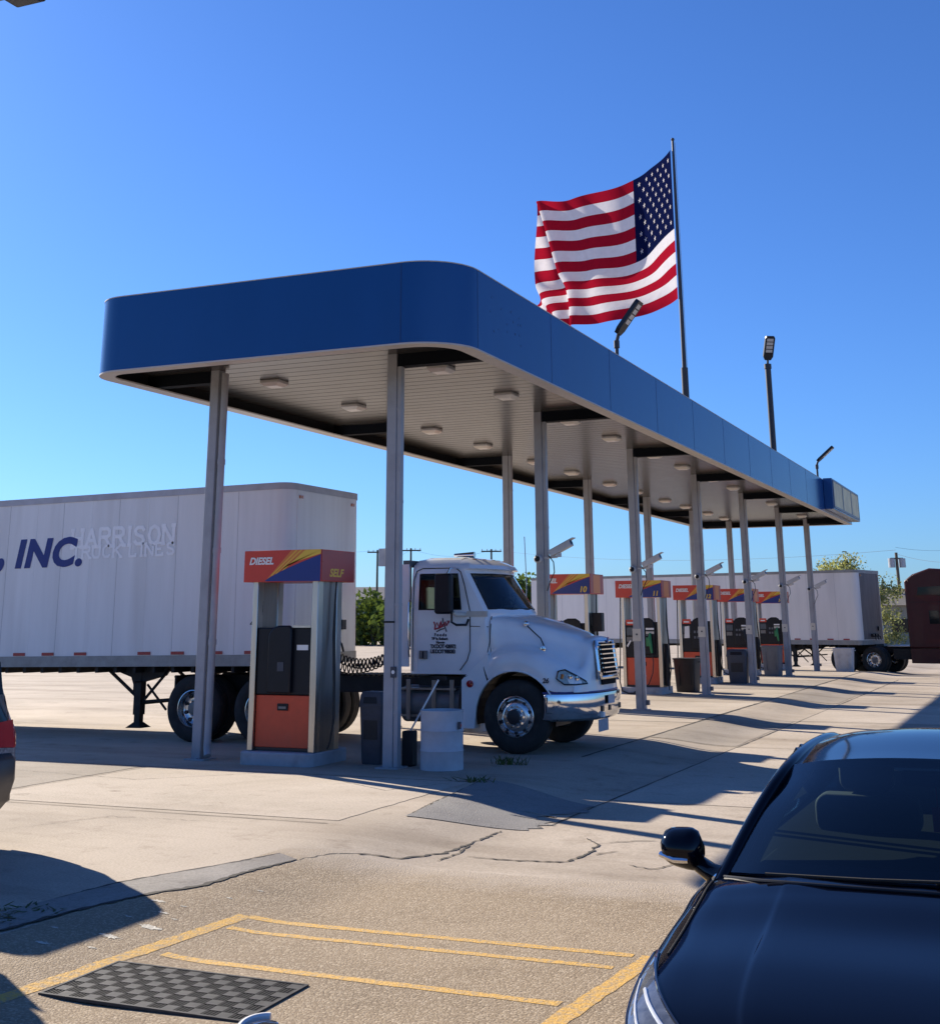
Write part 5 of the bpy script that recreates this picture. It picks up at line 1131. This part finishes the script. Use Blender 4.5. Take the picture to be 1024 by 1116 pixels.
def suv(label):
    T = empty('parked_suv', (0,0,0), 0, label, 'car'); m = M['suv_paint']
    # local x forward; rear at x=-2.35
    ST = [(-2.36,.80,.40,.62,.92,.60,1.16,.42,1.30),(-2.30,.90,.36,.66,.97,.70,1.24,.52,1.48),(-2.10,.94,.32,.66,1.0,.86,1.40,.68,1.72),(-1.5,.95,.28,.66,1.02,.915,1.45,.72,1.745),(-.6,.95,.27,.65,1.01,.915,1.46,.72,1.76),(.3,.95,.27,.64,1.0,.905,1.43,.70,1.73),(.75,.95,.27,.64,1.0,.88,1.32,.66,1.52),(1.15,.95,.27,.64,1.0,.87,1.06,.72,1.10),(1.7,.93,.28,.62,.94,.84,1.0,.6,1.03),(2.2,.86,.32,.58,.84,.74,.90,.5,.93),(2.38,.72,.38,.55,.72,.6,.76,.4,.78)]
    rows = []
    for x,w_,zb,zm,zs,w2,z2,w3,z3 in ST:
        rows.append([(x,0,zb),(x,w_*.9,zb),(x,w_*.985,zb+.10),(x,w_,zm),(x,w_*.985,zs),(x,lerp(w_,w2,.6),lerp(zs,z2,.5)),(x,w2*.97,z2),(x,w3,z3),(x,w3*.5,z3+.03),(x,0,z3+.035)])
    D = dense(rows,5,3); b = MB()
    for sg in (-1,1):
        b.grid([[(p.x,sg*p.y,p.z) for p in r] for r in D])
        for r in (D[0],D[-1]): b.add([(p.x,sg*p.y,p.z) for p in r],[tuple(range(len(r)))])
    b.build('body', m, T, smooth=True, angle=40)
    for sg in (-1,1):
        gl = MB(); gl.grid([[(D[i][j].x,sg*(D[i][j].y+.006),D[i][j].z) for j in (13,15,17)] for i in range(7,30)]); gl.build('side_window', M['dark_glass'], T, smooth=True, angle=180)
        patch = lambda i0,i1,j0,j1: [[(D[i][j].x-(.012 if i<3 else 0),sg*(D[i][j].y+.010),D[i][j].z) for j in range(j0,j1+1)] for i in range(i0,i1+1)]
        to = MB().grid(patch(0,8,11,15)).add([(-2.372,sg*y,z) for y,z in ((.55,.86),(.82,.84),(.77,1.08),(.55,1.06))],[(0,1,2,3)]).build('tail_light', M['lamp_red'], T, smooth=True, angle=60)
        MB().grid(patch(0,8,10,11)).add([(-2.373,sg*y,z) for y,z in ((.55,.78),(.83,.76),(.82,.837),(.55,.857))],[(0,1,2,3)]).build('reverse_lamp', M['lamp_inner'], to)
        for x in (1.42,-1.38): car_wheel(T,x,sg*.94,sg,.365)
        wa = MB()
        for x in (1.42,-1.38): wa.grid([[(x+.42*cos(a),sg*y,.365+.42*sin(a)) for a in [pi*i/14 for i in range(15)]] for y in (.957,.70)])
        wa.build('wheel_arch', M['black_plastic'], T)
        MB().prism(rrect(.68,1.04,.86,1.24,.05),'y',sg*.98,sg*1.16).build('side_mirror', m, T, bevel=.02)
        MB().tube([(-1.7,sg*.60,1.80),(-1.6,sg*.60,1.83),(.1,sg*.60,1.83),(.2,sg*.60,1.79)],.018,6).build('roof_rail', M['black_plastic'], T)
    MB().grid([[(-2.385+.0,y*1.0,z) if False else (-2.30-.07*(1-(z-1.3)/.3)-.02*(1-abs(y)/.6), y, z) for y in (-.62,-.3,0,.3,.62)] for z in (1.30,1.45,1.58)]).build('rear_window', M['dark_glass'], T)
    bp = [(-2.12,.965),(-2.30,.93),(-2.42,.78),(-2.46,.4),(-2.47,0)]; f_ = [(x,-y) for x,y in bp]+[(x,y) for x,y in bp[::-1][1:]]
    MB().grid([[(x+i_,y,z) for x,y in f_] for z,i_ in ((.80,.05),(.74,.0),(.56,-.01),(.40,.04),(.32,.12))]).build('bumper', M['suv_cladding'], T, smooth=True, angle=50, solid=.03)
    MB().box(-2.50,-.26,.86,-2.40,.26,.98).build('number_plate', M['sign_white'], T)
    MB().cyl((-2.45,-.5,.30),(-2.2,-.5,.30),.035,n=10).build('exhaust', M['grey_steel'], T)
    return T
sv = suv('dark SUV at the left edge, only its red tail light in view'); sv.location = (-2.76, -7.58, -.02); sv.rotation_euler = (0,0,pi)
sv2 = copy_tree(sv); sv2['label'] = 'dark SUV parked out of view left, its shadow on the asphalt'; sv2.location = (-.40,-11.28,-.03); sv2.rotation_euler = (0,0,-pi/2)

# ------------------------------------------------------------------ flag and its pole
FX = -5.0
pt, pb_ = onx(731.5,152,FX), onx(748,430,FX); h0, h1 = onx(730.5,160,FX), onx(740,324,FX)
fy = (pt.y+pb_.y)/2
fp = empty('flagpole', (FX, fy, G(FX,fy)), 0, 'tall dark flagpole rising behind the blue canopy', 'flagpole')
zt = pt.z-G(FX,fy); zs_ = onx(747,402,FX).z-G(FX,fy)
MB().cyl((0,0,0),(0,0,zs_),.17,.15,n=16).build('pole_sleeve', M['pole_dark'], fp, smooth=True)
MB().cyl((0,0,zs_-.2),(0,0,zt),.10,.055,n=16).build('pole', M['pole_dark'], fp, smooth=True)
MB().lathe([(0,zt+.16),(.06,zt+.12),(.085,zt+.06),(.06,zt),(0,zt-.02)],n=12).build('finial', M['pole_dark'], fp, smooth=True)
MB().tube([(.14,0,1.4),(.13,0,zs_),(.10,0,zt-.1)],.010,5).build('halyard', M['galv'], fp)
HO = h0.z-h1.z; FL = HO*1.9
NS, NT = 96, 52
left = -rt; back = V((fw.x,fw.y,0)).normalized()
def heading(s, t):
    K = ((0,84),(.28,80),(.42,58),(.55,30),(.68,66),(.80,18),(.90,112),(1.0,10),(1.1,100),(1.22,10),(1.34,95),(1.5,20))
    q = s + .30*sm(.50,1.0,t) + .20*(t-.2)*sm(.45,.75,s)
    for (a0,v0),(a1,v1) in zip(K[:-1],K[1:]):
        if q <= a1: return R(lerp(v0,v1,sm(a0,a1,q)))
    return R(40)
fl = []
for j in range(NT+1):
    t = j/NT; p = V((FX, fy, h0.z - HO*t)) + left*.13; row = []
    for i in range(NS+1):
        s = i/NS
        row.append(p.copy())
        a = heading(s,t); stp = FL/NS
        drop = .10*stp*sin(2*pi*(1.5*s+.6*t)) + .10*stp*(1-t)*s
        p = p + left*(cos(a)*stp) + back*(sin(a)*stp) + V((0,0,drop))
    fl.append(row)
fb = MB()
vs = [p - V((FX,fy,h0.z)) for r in fl for p in r]
fs = []; mi = []
for j in range(NT):
    for i in range(NS):
        fs.append((j*(NS+1)+i, j*(NS+1)+i+1, (j+1)*(NS+1)+i+1, (j+1)*(NS+1)+i))
        stripe = j*13//NT; mi.append(2 if (i < NS*.40 and stripe < 7) else (0 if stripe%2==0 else 1))
fb.v = [tuple(p) for p in vs]; fb.f = [list(f) for f in fs]; fb.m = mi
def fpt(s, t):
    i, j = s*NS, t*NT; i0, j0 = min(int(i),NS-1), min(int(j),NT-1); fi, fj = i-i0, j-j0
    return fl[j0][i0].lerp(fl[j0][i0+1],fi).lerp(fl[j0+1][i0].lerp(fl[j0+1][i0+1],fi),fj)
sb_ = fb
sb_.mat(1)
for r_ in range(9):
    nst = 6 if r_%2==0 else 5
    for c_ in range(nst):
        sc_ = .40*((2*c_+1 + (r_%2))/12); tc = (7/13)*((r_+1)/10); rad_s, rad_t = .0125, .0125*FL/HO*.8
        for side in (-1,1):
            pts = []
            for k in range(10):
                a = pi/2 + 2*pi*k/10; q = 1 if k%2==0 else .42
                pts.append((sc_+rad_s*q*cos(a), tc-rad_t*q*sin(a)))
            e1 = fpt(sc_+.01,tc)-fpt(sc_,tc); e2 = fpt(sc_,tc+.01)-fpt(sc_,tc); nrm = e1.cross(e2).normalized()*(.02*side)
            P3 = [fpt(*p)+nrm-V((FX,fy,h0.z)) for p in pts]; ctr = fpt(sc_,tc)+nrm-V((FX,fy,h0.z))
            sb_.add([ctr]+P3,[(0,1+k,1+(k+1)%10) for k in range(10)])
fg = fb.build('flag', [M['flag_red'],M['flag_white'],M['flag_blue']], None, smooth=True, angle=180, fix=False)
fg.location = (FX,fy,h0.z); tag(fg, 'large United States flag rippling from the tall flagpole above the canopy', 'flag')

# ------------------------------------------------------------------ background: trees, poles, building
def tree(name, loc, h, w_, nleaf, lm, label, leaf_s=.35, trunk=.18, low=.12, airy=0, seed=1, group=None):
    rr = random.Random(seed); T = empty(name, loc, rr.uniform(0,6), label, 'tree' if h>2 else 'bush', group)
    tb = MB(); tips = []
    def limb(p, d, L, r, lev):
        pts = [p]; 
        for k in range(4):
            d = (d + V((rr.uniform(-.25,.25),rr.uniform(-.25,.25),rr.uniform(-.05,.25)))).normalized(); p = p + d*(L/4); pts.append(p)
        tb.tube(pts,[r,r*.85,r*.7,r*.55,r*.42],6)
        if lev == 0: tips.append(p); return
        for k in range(3):
            a = rr.uniform(0,2*pi); dd = (d*.6+V((cos(a),sin(a),rr.uniform(.1,.6)))*.8).normalized(); limb(pts[rr.choice((2,3,4))], dd, L*rr.uniform(.55,.8), r*.5, lev-1)
    for k in range(3):
        a = 2*pi*k/3+rr.uniform(-.4,.4); limb(V((0,0,0)), V((cos(a)*.4,sin(a)*.4,1)).normalized(), h*.34, trunk*(1 if k==0 else .7), 2)
    tb.build('trunk', M['wood'], T, smooth=True)
    cl = []
    for k in range(26 if not airy else 34):
        a = rr.uniform(0,2*pi); q = sqrt(rr.random()); z = rr.uniform(low,1)
        rad = w_/2*q*(sin(pi*min(1,(z*.86+.14)))**.6)
        cl.append((V((rad*cos(a),rad*sin(a),h*(z*.92))), rr.uniform(.10,.20)*max(w_,h)*(.7 if airy else 1)))
    c = MB()
    for k in range(nleaf):
        ctr, R_ = rr.choice(cl); d = V((rr.gauss(0,1),rr.gauss(0,1),rr.gauss(0,.8))); d = d.normalized()*R_*rr.random()**(.45 if not airy else .8)
        p = ctr+d; p.z = max(.05,p.z)
        u = V((rr.gauss(0,1),rr.gauss(0,1),rr.gauss(0,1))).normalized(); v = u.orthogonal().normalized(); s = leaf_s*rr.uniform(.5,1.3)
        c.add([p-u*s,p+v*s*.55,p+u*s,p-v*s*.55],[(0,1,2,3)])
    c.build('crown', lm, T, fix=False)
    return T
bk = [(408,110,3.9,9,'leaf_green','leafy green tree seen between the near trailer and first column'),(570,118,5.6,10,'leaf_green','green tree seen behind the white truck windshield'),
      (300,120,5.0,10,'leaf_green','green tree hidden behind the near trailer'),(497,122,4.6,9,'leaf_green','green tree hidden behind the white truck cab'),(1010,125,4,9,'leaf_yellow','low yellow-green tree at the far right edge')]
for i,(u,dep,h,w_,lm,lab) in enumerate(bk):
    p = far(u,690,dep); tree('leafy_tree',(p.x,p.y,G(p.x,p.y)),h,w_,5200,M[lm],lab,leaf_s=.26,seed=11+i,group='trees beyond the yard')
p = far(925,690,88); tree('mesquite_tree',(p.x,p.y,G(p.x,p.y)),6.3,8.6,9000,M['leaf_yellow'],'airy yellow-green tree behind the dirty white trailer, left crown',leaf_s=.10,airy=1,seed=31,group='airy trees behind the far trailer')
p = far(948,690,92); tree('mesquite_tree',(p.x,p.y,G(p.x,p.y)),5.2,4.2,900,M['leaf_yellow'],'thinner yellow-green tree behind the dirty white trailer, right crown',leaf_s=.09,airy=1,seed=33,group='airy trees behind the far trailer')
def utility_pole(u, vtop, dep, label, tf=False):
    p = far(u, 690, dep); ztop = far(u, vtop, dep).z - G(p.x,p.y)
    T = empty('utility_pole', (p.x,p.y,G(p.x,p.y)), YAW, label, 'utility pole', 'utility poles behind the yard')
    MB().cyl((0,0,0),(0,0,ztop),.16,.11,n=10).build('pole', M['wood'], T)
    if tf:
        for sg in (-1,1): MB().cyl((sg*.42,0,ztop-1.15),(sg*.42,0,ztop-.45),.26,n=12).build('transformer', M['galv'], T)
        MB().box(-.5,-.05,ztop-.5,.5,.05,ztop-.4).build('crossarm', M['wood'], T)
    else:
        MB().box(-1.2,-.06,ztop-.35,1.2,.06,ztop-.2).build('crossarm', M['wood'], T)
        b = MB()
        for x in (-1.1,-.5,.5,1.1): b.cyl((x,0,ztop-.2),(x,0,ztop+.0),.05,n=6)
        b.build('insulator', M['galv'], T)
    return V((p.x,p.y,G(p.x,p.y)+ztop-.1))
tops = [utility_pole(410,598,150,'utility pole behind the first near column'), utility_pole(447,596,150,'utility pole with crossarm above the white truck roof, left one'), utility_pole(536,597,150,'utility pole with crossarm above the white truck roof, right one'), utility_pole(984,601,100,'dark utility pole with twin transformers beside the maroon truck', True)]
wr = []
def wire(a, b_, lab, sag=.8):
    pts = [a.lerp(b_,i/20) - V((0,0,sag*4*(i/20)*(1-i/20))) for i in range(21)]
    o = MB().tube([p-a for p in pts],.012,4,cap=False).build('power_line', M['pole_dark']); o.location = a; tag(o, lab, 'power line', 'overhead lines behind the yard')
tl_ = far(-30,600,170)
wire(tl_, tops[0], 'thin power line running left over the near trailer'); wire(tops[0]+V((0,0,.05)), tops[1], 'short power line between the two poles by the first column'); wire(tops[1], tops[2], 'power line above the white truck cab roof')
wire(tops[2], tops[3]+V((0,0,.3)), 'long power line passing under the canopy toward the right pole', 1.0); wire(tops[3], far(1060,612,90), 'power line leaving the right pole past the maroon truck', .3); wire(tops[3]+V((0,0,.5)), far(1060,596,120), 'upper power line at the right edge of the sky', .3)
# low buildings
def shed(u, dep, w_, d_, h, rh, label, wm, rm, rz):
    p = far(u,690,dep); T = empty('low_building',(p.x,p.y,G(p.x,p.y)),rz,label,'building')
    MB().box(-w_/2,0,0,w_/2,d_,h).build('wall', M[wm], T)
    MB().prism([(-.4,h+.002),(d_+.4,h+.002),(d_*.5,h+rh)],'x',-w_/2-.4,w_/2+.4).build('roof', M[rm], T)
    for x in (-w_*.28,w_*.1): MB().box(x,-.05,0,x+1.1,-.004,2.1).build('door', M['grey_steel'], T)
    for x in (-w_*.1,w_*.3): MB().box(x,-.04,1.0,x+1.4,-.004,2.0).build('window', M['dark_glass'], T)
shed(985,98,9,6,3.0,1.3,'tan low building behind the far trailer end','wall_tan','roof_tan',YAW)
shed(405,150,40,12,4.3,1.6,'long grey-roofed building behind the trees at left','wall_tan','roof_grey',YAW)
# ------------------------------------------------------------------ yard lamp at the top left, on a pole out of view
yl = empty('yard_lamp', (-1.70,-10.20,-.0), 0, 'dark lamp head just entering the top left corner', 'lamp post')
MB().cyl((0,0,0),(0,0,6.75),.075,.055,n=14).build('pole', M['pole_dark'], yl, smooth=True)
tip = ray(31,3.2); q = CAM + tip*9.2
lx, ly, lz = q.x+1.70, q.y+10.20, q.z
MB().tube([(0,0,lz+.02),(lx*.5,ly*.5,lz+.10),(lx-.1,ly,lz+.10)],.03,8).build('arm', M['pole_dark'], yl)
dx = V((lx,ly,0)).normalized()
ylh = MB().cbox((lx-.06,ly,lz+.075),(.27,.20,.07)).build('lamp_head', M['black_metal'], yl, bevel=.015)
MB().cbox((lx-.06,ly,lz+.037),(.20,.14,.008)).build('lens', M['bin_mid'], ylh)
# weeds
def weed(u, v, n, h, label, seed):
    p = gp(u,v); rr = random.Random(seed); b = MB()
    for k in range(n):
        a = rr.uniform(0,2*pi); r_ = rr.uniform(0,.14); q = V((r_*cos(a)*2.2,r_*sin(a),0)); t = q+V((rr.gauss(0,.08),rr.gauss(0,.08),h*rr.uniform(.3,1))); s = V((sin(a),-cos(a),0))*.012
        b.add([q-s,q+s,q.lerp(t,.6)+s*.9,t,q.lerp(t,.6)-s*.9],[(0,1,2,3,4)])
    o = b.build('weed', M['leaf_weed'], fix=False); o.location = p; tag(o,label,'weed','weeds in the pavement joints')
weed(554,833,46,.15,'green weed tuft growing by the truck front wheel shadow',1); weed(515,852,30,.08,'tiny weed at the corner of the grey asphalt patch',2); weed(30,992,40,.035,'sparse low weeds along the old edging at lower left',3); weed(-5,1000,40,.04,'low weeds at the left picture edge by the edging',4)
# unidentified object at the bottom edge, built as a post top
q = CAM + ray(287,1113)*5.9
bo = empty('unknown_post',(q.x,q.y,G(q.x,q.y)),R(20),'unidentified object built as a dark post with white rim, just showing below the mat','unknown_post')
hb_ = q.z - G(q.x,q.y)
MB().cyl((0,0,0),(0,0,hb_-.10),.085,n=20).build('post', M['bin_black'], bo, smooth=True, angle=50)
MB().lathe([(.085,hb_-.10),(.10,hb_-.09),(.10,hb_-.05),(.07,hb_-.012),(.0,hb_)],n=24).build('cap', M['lamp_dark'], bo, smooth=True)
MB().tube([(-.11*cos(a),.11*sin(a),hb_-.03+.02*sin(a)) for a in [R(-60+12*i) for i in range(14)]],.018,8).build('rim', M['sign_white'], bo, smooth=True)
